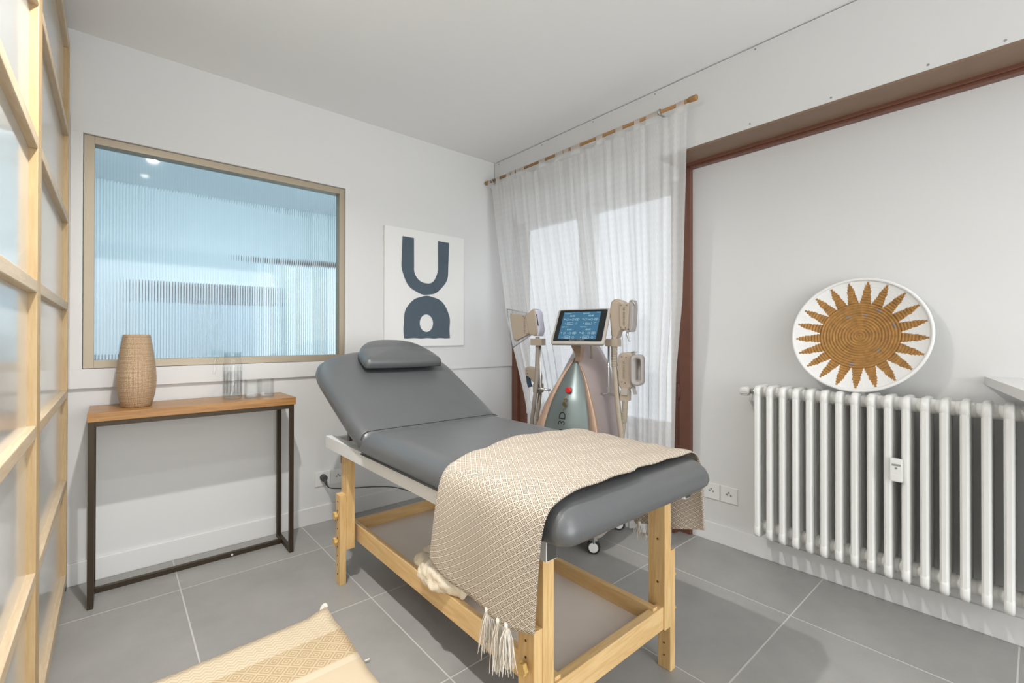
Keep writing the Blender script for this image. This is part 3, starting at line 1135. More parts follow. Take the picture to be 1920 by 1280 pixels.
def tassel(p, ln, nstr, spread, seed, parent):
    rnd = random.Random(seed)
    mb = MB()
    for k in range(nstr):
        a = rnd.uniform(0, 2 * PI)
        r0 = rnd.uniform(0, 0.0125)
        sx, sy = math.cos(a) * r0, math.sin(a) * r0
        q = rnd.uniform(0.7, 1.0) * ln
        pts = [(p[0] + sx * 0.5, p[1] + sy * 0.5, p[2])]
        ox, oy = sx, sy
        for t in (0.25, 0.5, 0.75, 1.0):
            ox += rnd.uniform(-1, 1) * 0.003
            oy += rnd.uniform(-1, 1) * 0.003
            pts.append((p[0] + ox * (1 + spread * t), p[1] + oy * (1 + spread * t), p[2] - q * t))
        mb.tube(pts, [0.0013, 0.0014, 0.0014, 0.0012, 0.0007], 4, caps=False)
    mb.tube([(p[0], p[1], p[2] + 0.012), (p[0], p[1], p[2] - 0.004)], [0.006, 0.0075], 8)
    return mb.build('tassel', 'tassel', parent)


def hem_left(y):
    t = (y + 1.633) / (-2.061 + 1.633)
    return (-1.533 - 0.010 * math.sin(t * 9.0 + 0.6) - 0.010, y, ZH + 0.035 * (t - 0.55) ** 2 * 4 - 0.008)


for k, (y, ln) in enumerate(((-1.893, 0.105), (-1.950, 0.118), (-1.982, 0.108))):
    x_, y_, z_ = hem_left(y)
    tassel((x_ + 0.004, y_, z_ - 0.002), ln, 60, 0.6, 10 + k, throw)
for k, y in enumerate((-1.86, -1.82)):
    tassel((-0.770, y, 0.408), 0.05, 18, 0.5, 30 + k, throw)

# fleece bundled on the shelf under the throw
fb = MB()
rnd = random.Random(3)


def fold_tube(pts, r, seed):
    rr = random.Random(seed)
    c = catmull(pts, 7)
    rs = []
    for i in range(len(c)):
        t = i / (len(c) - 1)
        rs.append(max(0.006, r * (math.sin(PI * min(max(t, 0.06), 0.94)) ** 0.35) * (1 + 0.10 * math.sin(i * 0.55 + seed) + rr.uniform(-0.03, 0.03))))
    fb.tube(c, rs, 12)


fold_tube([(-1.375, -1.26, 0.270), (-1.372, -1.32, 0.275), (-1.385, -1.40, 0.268), (-1.378, -1.47, 0.262), (-1.36, -1.55, 0.255)], 0.036, 1)
fold_tube([(-1.33, -1.24, 0.262), (-1.30, -1.31, 0.292), (-1.31, -1.40, 0.300), (-1.32, -1.50, 0.285), (-1.30, -1.60, 0.26)], 0.045, 2)
fold_tube([(-1.26, -1.20, 0.252), (-1.24, -1.28, 0.29), (-1.25, -1.38, 0.33), (-1.25, -1.50, 0.30), (-1.24, -1.62, 0.26)], 0.05, 3)
fold_tube([(-1.20, -1.22, 0.235), (-1.17, -1.35, 0.26), (-1.18, -1.5, 0.25), (-1.17, -1.62, 0.235)], 0.048, 4)
fold_tube([(-1.388, -1.30, 0.252), (-1.402, -1.36, 0.252), (-1.404, -1.42, 0.246), (-1.395, -1.47, 0.25)], 0.022, 5)
fl = fb.build('fleece_blanket', 'fleece', base=(-1.28, -1.4, 0.185))
rm = fl.modifiers.new('merge', 'REMESH')
rm.mode = 'VOXEL'
rm.voxel_size = 0.006
rm.use_smooth_shade = True
ctx = bpy.data.textures.new('fleece_folds', 'CLOUDS')
ctx.noise_scale = 0.032
ctx.noise_depth = 2
dm = fl.modifiers.new('folds', 'DISPLACE')
dm.texture = ctx
dm.texture_coords = 'LOCAL'
dm.strength = 0.022
dm.mid_level = 0.55
tag(fl, 'crumpled cream fleece blanket lying on the table shelf', 'blanket')

# ================================================================ CONSOLE TABLE with vase, jug and tumblers
con = thing('console_table', (-1.93, -0.16, 0), 'slim console table with wooden top on dark bronze frame', 'console table')
CX0, CX1, CY0, CY1, CZ = -2.320, -1.534, -0.292, -0.006, 0.789
MB().box(CX0, CX1, CY0, CY1, CZ - 0.036, CZ, bev=0.0015).build('table_top', 'oak_x', con)
b_ = 0.020
for (x, y) in ((-2.318, -0.288), (-1.562, -0.288), (-2.318, -0.055), (-1.562, -0.055)):
    MB().box(x, x + b_, y, y + b_, 0.0, CZ - 0.036, bev=0.001).build('leg', 'bronze_metal', con)
for y in (-0.288, -0.055):
    MB().box(-2.298, -1.562, y, y + b_, CZ - 0.056, CZ - 0.036, bev=0.001).build('top_rail', 'bronze_metal', con)
for x in (-2.318, -1.562):
    MB().box(x, x + b_, -0.268, -0.055, CZ - 0.056, CZ - 0.036, bev=0.001).build('top_rail', 'bronze_metal', con)
    MB().box(x, x + b_, -0.268, -0.055, 0.0, 0.020, bev=0.001).build('foot_rail', 'bronze_metal', con)
MB().box(-2.298, -1.562, -0.145, -0.125, 0.0, 0.022, bev=0.001).build('stretcher', 'bronze_metal', con)
MB().cyl((-1.79, -0.1455, 0.011), (-1.79, -0.1475, 0.011), 0.005, 12).build('screw_cover', 'plastic_white', con)

vz = CZ
VC = (-2.163, -0.165, vz)
vprof = [(0.0, 0.0), (0.050, 0.0), (0.0535, 0.004), (0.060, 0.03), (0.066, 0.06), (0.0695, 0.095), (0.0700, 0.13), (0.0675, 0.17), (0.0635, 0.21), (0.0585, 0.25), (0.0535, 0.285), (0.0490, 0.312), (0.0465, 0.319), (0.0425, 0.318), (0.040, 0.308), (0.042, 0.25), (0.045, 0.20)]
vp = [Vector((r, h, 0)) for r, h in vprof]
o = MB().lathe(vprof, VC, 48, uv=True).build('vase', 'vase_dimpled', base=VC)
tag(o, 'tapered golden-brown dimpled vase on the console table', 'vase')

jug = thing('glass_jug', (-1.792, -0.15, CZ), 'clear glass water jug with lid on the console table', 'jug')
jc = (-1.792, -0.15, CZ)
MB().lathe([(0.0, 0.002), (0.036, 0.002), (0.041, 0.008), (0.0415, 0.02), (0.0415, 0.165), (0.040, 0.178), (0.035, 0.190), (0.034, 0.196), (0.036, 0.200), (0.036, 0.222)], jc, 32).build('vessel', 'glass_ware', jug)
MB().lathe([(0.0, 0.010), (0.037, 0.010), (0.0385, 0.016), (0.0385, 0.138), (0.0, 0.138)], jc, 32).build('water', 'water_clear', jug)
MB().lathe([(0.0, 0.208), (0.033, 0.208), (0.034, 0.212), (0.034, 0.224), (0.038, 0.226), (0.038, 0.231), (0.0, 0.231)], jc, 32).build('lid', 'cup_clear', jug)
hpts = catmull([(-1.828, -0.15, CZ + 0.214), (-1.848, -0.152, CZ + 0.214), (-1.864, -0.154, CZ + 0.203), (-1.869, -0.155, CZ + 0.178), (-1.868, -0.155, CZ + 0.15), (-1.872, -0.155, CZ + 0.127)], 6)
MB().tube(hpts, 0.0055, 10).build('handle', 'glass_ware', jug)
ribs = MB()
for k in range(16):
    a = 2 * PI * k / 16
    ribs.tube([(jc[0] + 0.0416 * math.cos(a), jc[1] + 0.0416 * math.sin(a), CZ + 0.03), (jc[0] + 0.0416 * math.cos(a), jc[1] + 0.0416 * math.sin(a), CZ + 0.16)], 0.0011, 5)
ribs.build('ribbing', 'glass_ware', jug)

for k, (x, y) in enumerate(((-1.707, -0.155), (-1.638, -0.145))):
    gl = thing('glass_tumbler', (x, y, CZ), ('empty square glass tumbler between the jug and another tumbler', 'empty square glass tumbler nearest the console end')[k], 'glass', 'tumblers beside the jug')
    outr = rrect(x - 0.031, x + 0.031, y - 0.031, y + 0.031, 0.010, 4)
    inr = rrect(x - 0.0275, x + 0.0275, y - 0.0275, y + 0.0275, 0.008, 4)
    nn = len(outr)
    vv = [(p[0], p[1], CZ + 0.001) for p in outr] + [(p[0], p[1], CZ + 0.092) for p in outr] + [(p[0], p[1], CZ + 0.092) for p in inr] + [(p[0], p[1], CZ + 0.012) for p in inr]
    ff = [tuple(reversed(range(nn))), tuple(3 * nn + q for q in range(nn))]
    for r_ in range(3):
        for q in range(nn):
            q2 = (q + 1) % nn
            ff.append((r_ * nn + q, r_ * nn + q2, (r_ + 1) * nn + q2, (r_ + 1) * nn + q))
    MB().add(vv, ff).build('vessel', 'glass_ware', gl)
    MB().loft(rrect(x - 0.030, x + 0.030, y - 0.030, y + 0.030, 0.009, 4), [(0.004, CZ + 0.0005), (0.0, CZ + 0.005), (0.003, CZ + 0.011)], lambda u, v, h: (u, v, h)).build('base', 'glass_ware', gl)

# ================================================================ RUG
RUX0, RUX1, RUY1, RUY0 = -2.27, -1.597, -0.925, -2.55
NX, NY = 26, 60
vs_, fs_, uvs = [], [], []
for j in range(NY + 1):
    for i in range(NX + 1):
        s, t = i / NX, j / NY
        x = RUX0 + (RUX1 - RUX0) * s
        y = RUY1 + (RUY0 - RUY1) * t - 0.035 * (1 - s) * (1 - t)
        x += 0.006 * math.sin(t * 17) * s
        curl = max(0.0, 1 - math.hypot((1 - s) / 0.12, t / 0.05)) * 0.018
        vs_.append((x, y, 0.0065 + 0.0008 * math.sin(x * 60) * math.sin(y * 41) + curl))
        uvs.append((x, RUY1 - y + 0.045 * (s - 1) * 0))
for j in range(NY):
    for i in range(NX):
        a = j * (NX + 1) + i
        fs_.append((a, a + NX + 1, a + NX + 2, a + 1))
rug = thing('rug', (-1.93, -1.7, 0), 'pale beige woven rug with zigzag and diamond bands beside the partition', 'rug')
rw_ = MB().add(vs_, fs_, True, 0, uvs).build('woven_field', 'rug_weave', rug)
md = rw_.modifiers.new('thickness', 'SOLIDIFY')
md.thickness = 0.006
md.offset = -1
MB().tube(catmull([(-1.618, -0.926, 0.010), (-1.606, -0.916, 0.020), (-1.598, -0.918, 0.026), (-1.594, -0.930, 0.022)], 5), [0.004, 0.006, 0.008, 0.009, 0.010, 0.010, 0.010, 0.010, 0.010, 0.010, 0.009, 0.008, 0.007, 0.006, 0.005, 0.003], 8).build('corner_knot', 'tassel', rug)
for k, y in enumerate((-1.30, -1.62)):
    MB().tube([(-1.597, y, 0.008), (-1.585, y - 0.006, 0.012), (-1.578, y + 0.004, 0.006)], [0.003, 0.0025, 0.001], 6).build('corner_knot', 'tassel', rug)

# ================================================================ WALL ART
art = thing('canvas_painting', (-0.613, -0.02, 1.035), 'square white canvas with slate U shape above an arch, on the back wall', 'painting')
AX0, AX1, AZ0, AZ1 = -0.922, -0.300, 1.036, 1.822
MB().box(AX0, AX1, -0.020, -0.0005, AZ0, AZ1, bev=0.002).build('canvas', 'canvas_white', art)


def wob(p, k):
    return (p[0] + 0.0022 * math.sin(p[1] * 47 + k), p[1] + 0.0018 * math.sin(p[0] * 61 + k))


ux0, ux1, ui0, ui1 = -0.799, -0.433, -0.711, -0.523
ucx, utz = -0.619, 1.766
outer, inner = [], []
zc_o, zc_i = 1.575, 1.572
for k in range(33):
    a = PI + PI * k / 32
    outer.append((ucx + (ux1 - ux0) / 2 * math.cos(a), zc_o + 0.187 * math.sin(a) if True else 0))
    inner.append((ucx + (ui1 - ui0) / 2 * math.cos(a) + 0.002, zc_i + 0.106 * math.sin(a)))
lo_ = [(ux0, utz)] + outer + [(ux1, utz + 0.006)]
li_ = [(ui0, utz)] + inner + [(ui1, utz + 0.004)]
vv = [(p[0], -0.0214, p[1]) for p in (wob(q, 0) for q in lo_)] + [(p[0], -0.0214, p[1]) for p in (wob(q, 2) for q in li_)]
nn = len(lo_)
MB().add(vv, [(i, i + 1, nn + i + 1, nn + i) for i in range(nn - 1)]).build('painted_u_shape', 'paint_slate', art)
ab0, ab1, abz = -0.786, -0.424, 1.089
arch_o = [(ab1, abz)]
for k in range(33):
    a = PI * k / 32
    arch_o.append(((ab0 + ab1) / 2 + (ab1 - ab0) / 2 * math.cos(a), 1.205 + 0.176 * math.sin(a) ** 0.9))
arch_o.append((ab0, abz))
hc = (-0.614, 1.193)
# ring of quads between the arch outline and the round hole
vv, ff = [], []
M_ = 72
pts_o = []
tot = arch_o + [arch_o[0]]
for k in range(M_):
    a = 2 * PI * k / M_
    dx, dz = math.cos(a), math.sin(a)
    best = None
    for (p, q) in zip(tot, tot[1:]):
        ex, ez = q[0] - p[0], q[1] - p[1]
        det = dx * (-ez) + dz * ex
        if abs(det) < 1e-9:
            continue
        rx, rz = p[0] - hc[0], p[1] - hc[1]
        t = (rx * (-ez) + rz * ex) / det
        s = (dx * rz - dz * rx) / det
        if t > 0 and -1e-6 <= s <= 1 + 1e-6 and (best is None or t < best):
            best = t
    pts_o.append((hc[0] + dx * best, hc[1] + dz * best))
for c in ((ab0, abz), (ab1, abz)):
    i = min(range(M_), key=lambda k: math.hypot(pts_o[k][0] - c[0], pts_o[k][1] - c[1]))
    pts_o[i] = c
for k in range(M_):
    a = 2 * PI * k / M_
    p = wob(pts_o[k], 1)
    vv += [(p[0], -0.0214, p[1]), (hc[0] + 0.052 * math.cos(a), -0.0214, hc[1] + 0.060 * math.sin(a))]
for k in range(M_):
    k2 = (k + 1) % M_
    ff.append((2 * k, 2 * k2, 2 * k2 + 1, 2 * k + 1))
MB().add(vv, ff).build('painted_arch', 'paint_slate', art)

# ================================================================ CURTAIN ROD AND CURTAINS
RODX, RODZ = -0.09, 2.274
rod = thing('curtain_rod', (RODX, -0.86, RODZ), 'slim brown curtain rod on metal brackets above the glazed door', 'curtain rod')
MB().cyl((RODX, -0.045, RODZ), (RODX, -1.655, RODZ), 0.0095, 14).build('pole', 'rod_wood', rod)
MB().lathe([(0.0, 0.0), (0.0135, 0.0), (0.0145, 0.006), (0.0145, 0.036), (0.012, 0.042), (0.0, 0.042)], (RODX, -1.695, RODZ), 16, axis='y').build('finial', 'rod_wood', rod)
MB().lathe([(0.0, 0.0), (0.0135, 0.0), (0.0145, 0.006), (0.0145, 0.030), (0.012, 0.034), (0.0, 0.034)], (RODX, -0.046, RODZ), 16, axis='y').build('finial', 'rod_wood', rod)
for y in (-0.10, -1.493):
    br = MB().lathe([(0.013, -0.004), (0.0165, -0.004), (0.0165, 0.004), (0.013, 0.004)], (RODX, y, RODZ), 18, axis='y')
    br.box(RODX + 0.010, -0.001, y - 0.006, y + 0.006, RODZ - 0.014, RODZ - 0.010)
    br.box(-0.005, -0.001, y - 0.007, y + 0.007, RODZ - 0.055, RODZ - 0.008)
    fix_normals(br.build('bracket', 'steel', rod))


def curtain(name, label, top0, top1, tabs, ledge, redge, seed, phase):
    rnd = random.Random(seed)
    cu = thing(name, (RODX, (top0 + top1) / 2, 0.03), label, 'curtain', 'sheer curtains on the rod')
    NU, NVV = 150, 60
    ZT, ZB = 2.247, 0.02
    vs_, fs_, uvs = [], [], []
    fr = [rnd.uniform(0.7, 1.3) for _ in range(6)]
    for j in range(NVV + 1):
        v = j / NVV
        z = ZT + (ZB - ZT) * v
        le, re = lerp_table(ledge, -z), lerp_table(redge, -z)
        for i in range(NU + 1):
            u = i / NU
            w = u + 0.012 * math.sin(2 * PI * (3.1 * u + phase)) * v
            y = le + (re - le) * w
            # sag between the tabs at the top
            zz = z
            if v < 0.12:
                d = min(max(0.0, abs(y - t) - tw) for t, tw in tabs)
                zz -= (1 - v / 0.12) * min(0.020, d * d * 4.5)
            amp = 0.003 + 0.017 * min(1.0, v * 1.8)
            f = math.sin(2 * PI * (9 * u * fr[0] + 0.35 * math.sin(2 * PI * (1.7 * u + phase)) + phase) + 0.6 * v)
            f += 0.55 * math.sin(2 * PI * (17 * u * fr[1] + 0.2 * math.sin(6 * u + seed)) + 1.3 * v + seed)
            f += 0.10 * math.sin(2 * PI * (31 * u * fr[2]) + seed * 2)
            x = RODX + 0.012 + 0.052 * v + amp * f * 0.62
            vs_.append((min(x, -0.006), y, zz))
            uvs.append((u * abs(top1 - top0) * 1.35, z))
    for j in range(NVV):
        for i in range(NU):
            a = j * (NU + 1) + i
            fs_.append((a, a + NU + 1, a + NU + 2, a + 1))
    MB().add(vs_, fs_, True, 0, uvs).build('voile_panel', 'sheer_voile', cu)
    for t, w in tabs:
        mb = MB()
        loop = []
        for k in range(11):
            a = PI * k / 10
            loop.append((RODX - 0.0125 * math.cos(a), RODZ + 0.0125 * math.sin(a)))
        loop = [(RODX - 0.012, 2.225)] + loop + [(RODX + 0.0125, 2.225)]
        vv = [(x, t - w + 0.001 * math.sin(i), z) for i, (x, z) in enumerate(loop)] + [(x, t + w, z) for x, z in loop]
        k = len(loop)
        mb.add(vv, [(i, i + 1, k + i + 1, k + i) for i in range(k - 1)], True, 0, [(0, 0)] * (2 * k))
        mb.build('hanging_tab', 'sheer_voile', cu)
    return cu


curtain('sheer_curtain', 'white sheer tab-top curtain nearest the room corner, swept aside below', -0.060, -0.900, ((-0.066, 0.017), (-0.167, 0.022), (-0.285, 0.022), (-0.335, 0.022), (-0.392, 0.022), (-0.435, 0.02), (-0.63, 0.030), (-0.785, 0.034), (-0.845, 0.022)),
        [(-2.26, -0.062), (-1.947, -0.105), (-1.222, -0.227), (-0.694, -0.403), (-0.478, -0.459), (0, -0.56)],
        [(-2.26, -0.905), (-1.9, -0.930), (-1.4, -1.0), (-1.0, -1.045), (0, -1.085)], 5, 0.2)
curtain('sheer_curtain', 'white sheer tab-top curtain nearest the brown door jamb', -0.86, -1.638, ((-0.905, 0.020), (-0.940, 0.018), (-1.105, 0.025), (-1.245, 0.025), (-1.362, 0.018), (-1.452, 0.036), (-1.613, 0.022)),
        [(-2.26, -0.872), (-1.9, -0.896), (-1.4, -0.969), (-1.0, -1.016), (0, -1.056)],
        [(-2.26, -1.638), (-1.984, -1.632), (-1.613, -1.617), (-1.292, -1.606), (-0.914, -1.568), (-0.56, -1.556), (0, -1.53)], 9, 0.55)

# ================================================================ BODY-SHAPING MACHINE
MC = Vector((-0.258, -1.091, 0))
MYAW = math.radians(195)
mf = Vector((math.cos(MYAW), math.sin(MYAW), 0))
mr = Vector((-math.sin(MYAW), math.cos(MYAW), 0))


def ml(a, b, z):
    return MC + mf * a + mr * b + Vector((0, 0, z))


mach = thing('treatment_machine', MC, 'silver and copper treatment machine with tilted touch screen before the curtain', 'machine')
FRONT_W = [(0.16, 0.200), (0.30, 0.208), (0.45, 0.202), (0.62, 0.178), (0.70, 0.155), (0.77, 0.128), (0.84, 0.096), (0.89, 0.070), (0.94, 0.038), (0.985, 0.010)]
FRONT_A = [(0.16, 0.200), (0.30, 0.198), (0.45, 0.188), (0.62, 0.162), (0.77, 0.122), (0.89, 0.076), (0.985, 0.042)]
MID_W = [(0.16, 0.205), (0.45, 0.208), (0.56, 0.200), (0.66, 0.190), (0.76, 0.180), (0.84, 0.164), (0.90, 0.145), (0.95, 0.122), (1.0, 0.092), (1.04, 0.064), (1.07, 0.038), (1.09, 0.010)]


def arch_pts(tab, atab, scale=1.0, n=26, top=None):
    """left bottom, over the apex, to right bottom: (a, b, z)"""
    z0, z1 = tab[0][0], tab[-1][0]
    left = []
    for k in range(n + 1):
        t = k / n
        z = z0 + (z1 - z0) * math.sin(t * PI / 2)
        w = lerp_table(tab, z) * scale
        a = lerp_table(atab, z) if isinstance(atab, list) else atab
        left.append((a, -w, z))
    return left + [(a, -b, z) for (a, b, z) in reversed(left)]


fa = arch_pts(FRONT_W, FRONT_A)
ma = arch_pts(MID_W, -0.09)
ba = arch_pts(MID_W, -0.165, 0.86)
nn = len(fa)
vs_ = [ml(*p) for p in fa + ma + ba]
fs_ = []
for r_ in range(2):
    for i in range(nn - 1):
        fs_.append((r_ * nn + i, r_ * nn + i + 1, (r_ + 1) * nn + i + 1, (r_ + 1) * nn + i))
fs_.append(tuple(2 * nn + i for i in range(nn)))
fix_normals(MB().add(vs_, fs_, True).build('side_shell', 'machine_side', mach))


def strip_w(z):
    return lerp_table([(0.16, 0.052), (0.62, 0.044), (0.80, 0.027), (0.92, 0.012), (0.985, 0.004)], z)


def shell_a(b, z):
    w = max(0.006, lerp_table(FRONT_W, z) - strip_w(z))
    t = min(1.0, abs(b) / w)
    return lerp_table(FRONT_A, z) - 0.004 + 0.038 * (1 - t * t) * min(1.0, w / 0.1)


NZ, NB = 40, 18
vs_, fs_ = [], []
for j in range(NZ + 1):
    z = 0.16 + (0.978 - 0.16) * j / NZ
    w = max(0.006, lerp_table(FRONT_W, z) - strip_w(z))
    for i in range(NB + 1):
        b = -w + 2 * w * i / NB
        vs_.append(ml(shell_a(b, z), b, z))
for j in range(NZ):
    for i in range(NB):
        a = j * (NB + 1) + i
        fs_.append((a, a + 1, a + NB + 2, a + NB + 1))
MB().add(vs_, fs_, True).build('front_shell', 'machine_silver', mach)
for s in (-1, 1):
    vs_, fs_ = [], []
    for j in range(NZ + 1):
        z = 0.16 + (0.982 - 0.16) * j / NZ
        wo = lerp_table(FRONT_W, z) + 0.002
        wi = max(0.002, lerp_table(FRONT_W, z) - strip_w(z))
        af = lerp_table(FRONT_A, z)
        vs_ += [ml(af - 0.012, s * wo, z), ml(af + 0.004, s * (wo - 0.001), z), ml(af + 0.008, s * (wo - 0.006), z), ml(af + 0.003, s * ((wo + wi) / 2), z), ml(af + 0.008, s * (wi + 0.004), z), ml(af - 0.006, s * (wi - 0.001), z)]
    for j in range(NZ):
        for i in range(5):
            a = j * 6 + i
            fs_.append((a, a + 1, a + 7, a + 6))
    fix_normals(MB().add(vs_, fs_, True).build('copper_strip', 'machine_copper', mach))

# base and castors
bo_ = rrect(-0.17, 0.205, -0.205, 0.205, 0.05, 6)
MB().loft(bo_, [(0.01, 0.075), (0.0, 0.085), (0.0, 0.155), (0.012, 0.165)], lambda u, v, h: ml(u, v, h)).build('base', 'machine_bezel', mach)
for (a, b) in ((0.185, 0.168), (0.185, -0.168), (-0.165, 0.168), (-0.165, -0.168)):
    p = ml(a, b, 0.034)
    d = Vector((0.8, 0.6, 0)).normalized()
    ct = MB().tube([p - d * 0.013, p + d * 0.013], 0.034, 20).build('castor_wheel', 'rubber_black', mach)
    hb = MB().tube([p - d * 0.016, p + d * 0.016], 0.024, 20).build('wheel_cover', 'plastic_white', ct)
    MB().box(p.x - 0.014, p.x + 0.014, p.y - 0.014, p.y + 0.014, 0.055, 0.085).build('castor_stem', 'plastic_grey', ct)

# stop button, key, lettering on the front
pb = ml(shell_a(0.006, 0.815), 0.006, 0.815)
bt = MB().tube([pb - mf * 0.002, pb + mf * 0.006], 0.0155, 20).build('button_collar', 'plastic_grey', mach)
MB().tube([pb + mf * 0.006, pb + mf * 0.012, pb + mf * 0.020, pb + mf * 0.024], [0.010, 0.0165, 0.0165, 0.012], 20).build('stop_button', 'button_red', mach)
pk = ml(shell_a(-0.001, 0.768), -0.001, 0.768)
MB().tube([pk - mf * 0.002, pk + mf * 0.006], 0.011, 16).build('key_switch', 'steel', mach)
kk = MB().box(-0.0, 0.0001, 0, 0.0001, 0, 0.0001)
kk = MB()
kk.tube([pk + mf * 0.006, pk + mf * 0.024], 0.0045, 8)
kk.extrude([(0.010 * math.cos(2 * PI * k / 14), 0.013 * math.sin(2 * PI * k / 14)) for k in range(14)], lambda u, v, t: pk + mf * (0.026 + t) + mr * u + Vector((0, 0, -0.024 + v)), 0.0, 0.003)
kk.tube([pk + mf * 0.027 + Vector((0, 0, -0.036)), pk + mf * 0.027 + mr * -0.006 + Vector((0, 0, -0.062))], 0.002, 6)
fix_normals(kk.build('key', 'brass_key', mach))
tv, tf = text_geo('CRYOEVO 3D', 0.058)
xm = max(p[0] for p in tv)
vs_ = []
for (x, y, z_) in tv:
    zz = 0.700 - (xm - x)
    bb = 0.006 - y
    vs_.append(ml(shell_a(bb, zz) + 0.0022, bb, zz))
MB().add(vs_, tf).build('front_lettering', 'ink_black', mach)

# neck and screen
nk = MB()
for (lev) in (0,):
    q = []
    for (z, w, a0, a1, b0) in ((0.965, 0.016, 0.01, 0.058, 0.014), (0.99, 0.014, 0.01, 0.056, 0.016), (1.010, 0.017, 0.02, 0.062, 0.018), (1.045, 0.028, 0.03, 0.085, 0.020), (1.060, 0.028, 0.04, 0.095, 0.022), (1.085, 0.018, 0.05, 0.10, 0.030)):
        q.append([ml(a0, b0 - w, z), ml(a1, b0 - w, z), ml(a1, b0 + w, z), ml(a0, b0 + w, z)])
    vs_ = [p for r_ in q for p in r_]
    fs_ = [(3, 2, 1, 0)]
    for j in range(len(q) - 1):
        for i in range(4):
            fs_.append((j * 4 + i, j * 4 + (i + 1) % 4, (j + 1) * 4 + (i + 1) % 4, (j + 1) * 4 + i))
    nk.add(vs_, fs_)
fix_normals(nk.build('neck', 'machine_copper', mach))
pa = ml(0.0, 0.075, 1.045)
MB().tube([ml(0.0, 0.075, 0.98), ml(0.005, 0.075, 1.06), ml(0.03, 0.08, 1.10)], 0.006, 8).build('cable_stub', 'hose_beige', mach)

SO = Vector((-0.360, -1.183, 1.161))
sy_, st_ = math.radians(198.76), math.radians(30.6)
sn = Vector((math.cos(sy_) * math.cos(st_), math.sin(sy_) * math.cos(st_), math.sin(st_)))
sr = Vector((-math.sin(sy_), math.cos(sy_), 0))
su = sn.cross(sr)


def sc(u, v, h):
    return SO + sr * u + su * v + sn * h


so_ = rrect(-0.150, 0.150, -0.114, 0.108, 0.014, 6)
scr = MB().loft(so_, [(0.020, -0.032), (0.006, -0.026), (0.0, -0.016), (0.0, -0.004), (0.003, 0.0)], sc).build('screen_housing', 'machine_bezel', mach)
MB().extrude(rrect(-0.137, 0.137, -0.097, 0.099, 0.008, 5), sc, 0.0003, 0.0012).build('screen_glass', 'screen_black', scr)
D0, D1, E0, E1 = -0.110, 0.102, -0.084, 0.086
MB().extrude([(D0, E0), (D1, E0), (D1, E1), (D0, E1)], sc, 0.0013, 0.0016).build('lit_display', 'screen_lit', scr)
gp = MB()


def glyph(s, u, v, size, align='LEFT'):
    tv, tf = text_geo(s, size, align)
    gp.add([sc(u + x, v + y, 0.0021) for x, y, z in tv], tf)


def ringbox(u0, u1, v0, v1, r, t):
    o_ = rrect(u0, u1, v0, v1, r, 4)
    i_ = rrect(u0 + t, u1 - t, v0 + t, v1 - t, max(0.0006, r - t), 4)
    k = len(o_)
    gp.add([sc(p[0], p[1], 0.0021) for p in o_] + [sc(p[0], p[1], 0.0021) for p in i_], [(i, (i + 1) % k, k + (i + 1) % k, k + i) for i in range(k)])


for (qu, qv) in ((-0.104, 0.074), (0.002, 0.074), (-0.104, -0.012), (0.002, -0.012)):
    glyph('Applicateur', qu, qv, 0.0085)
    glyph('00:00', qu + 0.034, qv - 0.018, 0.0130)
    glyph('*', qu + 0.003, qv - 0.044, 0.020)
    ringbox(qu + 0.018, qu + 0.031, qv - 0.043, qv - 0.030, 0.0064, 0.0011)
    glyph('~', qu + 0.036, qv - 0.041, 0.018)
    ringbox(qu + 0.050, qu + 0.063, qv - 0.043, qv - 0.030, 0.0064, 0.0011)
    ringbox(qu + 0.070, qu + 0.092, qv - 0.043, qv - 0.029, 0.0069, 0.0012)
    glyph('30', qu + 0.075, qv - 0.040, 0.011)
    glyph('4', qu + 0.013, qv - 0.066, 0.012)
    ringbox(qu + 0.026, qu + 0.062, qv - 0.070, qv - 0.054, 0.003, 0.0013)
    glyph('Pause', qu + 0.031, qv - 0.0660, 0.0095)
    ringbox(qu + 0.073, qu + 0.085, qv - 0.068, qv - 0.056, 0.0059, 0.001)
glyph('Menu', 0.080, 0.079, 0.008)
gp.build('display_print', 'screen_glyph', scr)
gp = MB()
glyph('SUNSET ESTHETIC', 0.0, -0.0935, 0.0105, 'CENTER')
gp.build('screen_maker_name', 'plastic_grey', scr)

# holder arms (steel rods bent into the body)
for s, zz in ((-1, 0.0), (1, 0.0)):
    b0 = -0.229 if s < 0 else 0.192
    b1 = -0.165 if s < 0 else 0.15
    pts = [ml(0.045, b0, 1.06), ml(0.045, b0, 0.84), ml(0.045, b0, 0.812), ml(0.045, b0 - s * 0.006, 0.799), ml(0.045, b0 - s * 0.02, 0.795), ml(0.04, b1, 0.795)]
    MB().tube(pts, 0.0055, 10).build('holder_arm', 'steel', mach)
    hb0, hb1 = ((-0.279, -0.203) if s < 0 else (0.185, 0.256))
    MB().extrude(rrect(hb0, hb1, 1.050, 1.090, 0.004, 3), lambda u, v, t: ml(t, u, v), 0.03, 0.075).build('holder_clip', 'machine_beige', mach)
for s in (-1, 1):
    b0 = 0.20 if s > 0 else -0.20
    MB().tube([ml(0.045, b0, 0.797), ml(0.045, s * 0.262, 0.796)], 0.007, 10).build('holder_arm', 'steel', mach)
MB().extrude(rrect(0.262, 0.308, 0.768, 0.824, 0.006, 3), lambda u, v, t: ml(t, u, v), 0.025, 0.062).build('holder_clip', 'machine_beige', mach)
MB().extrude(rrect(-0.290, -0.244, 0.768, 0.824, 0.006, 3), lambda u, v, t: ml(t, u, v), -0.02, 0.03).build('holder_clip', 'machine_beige', mach)


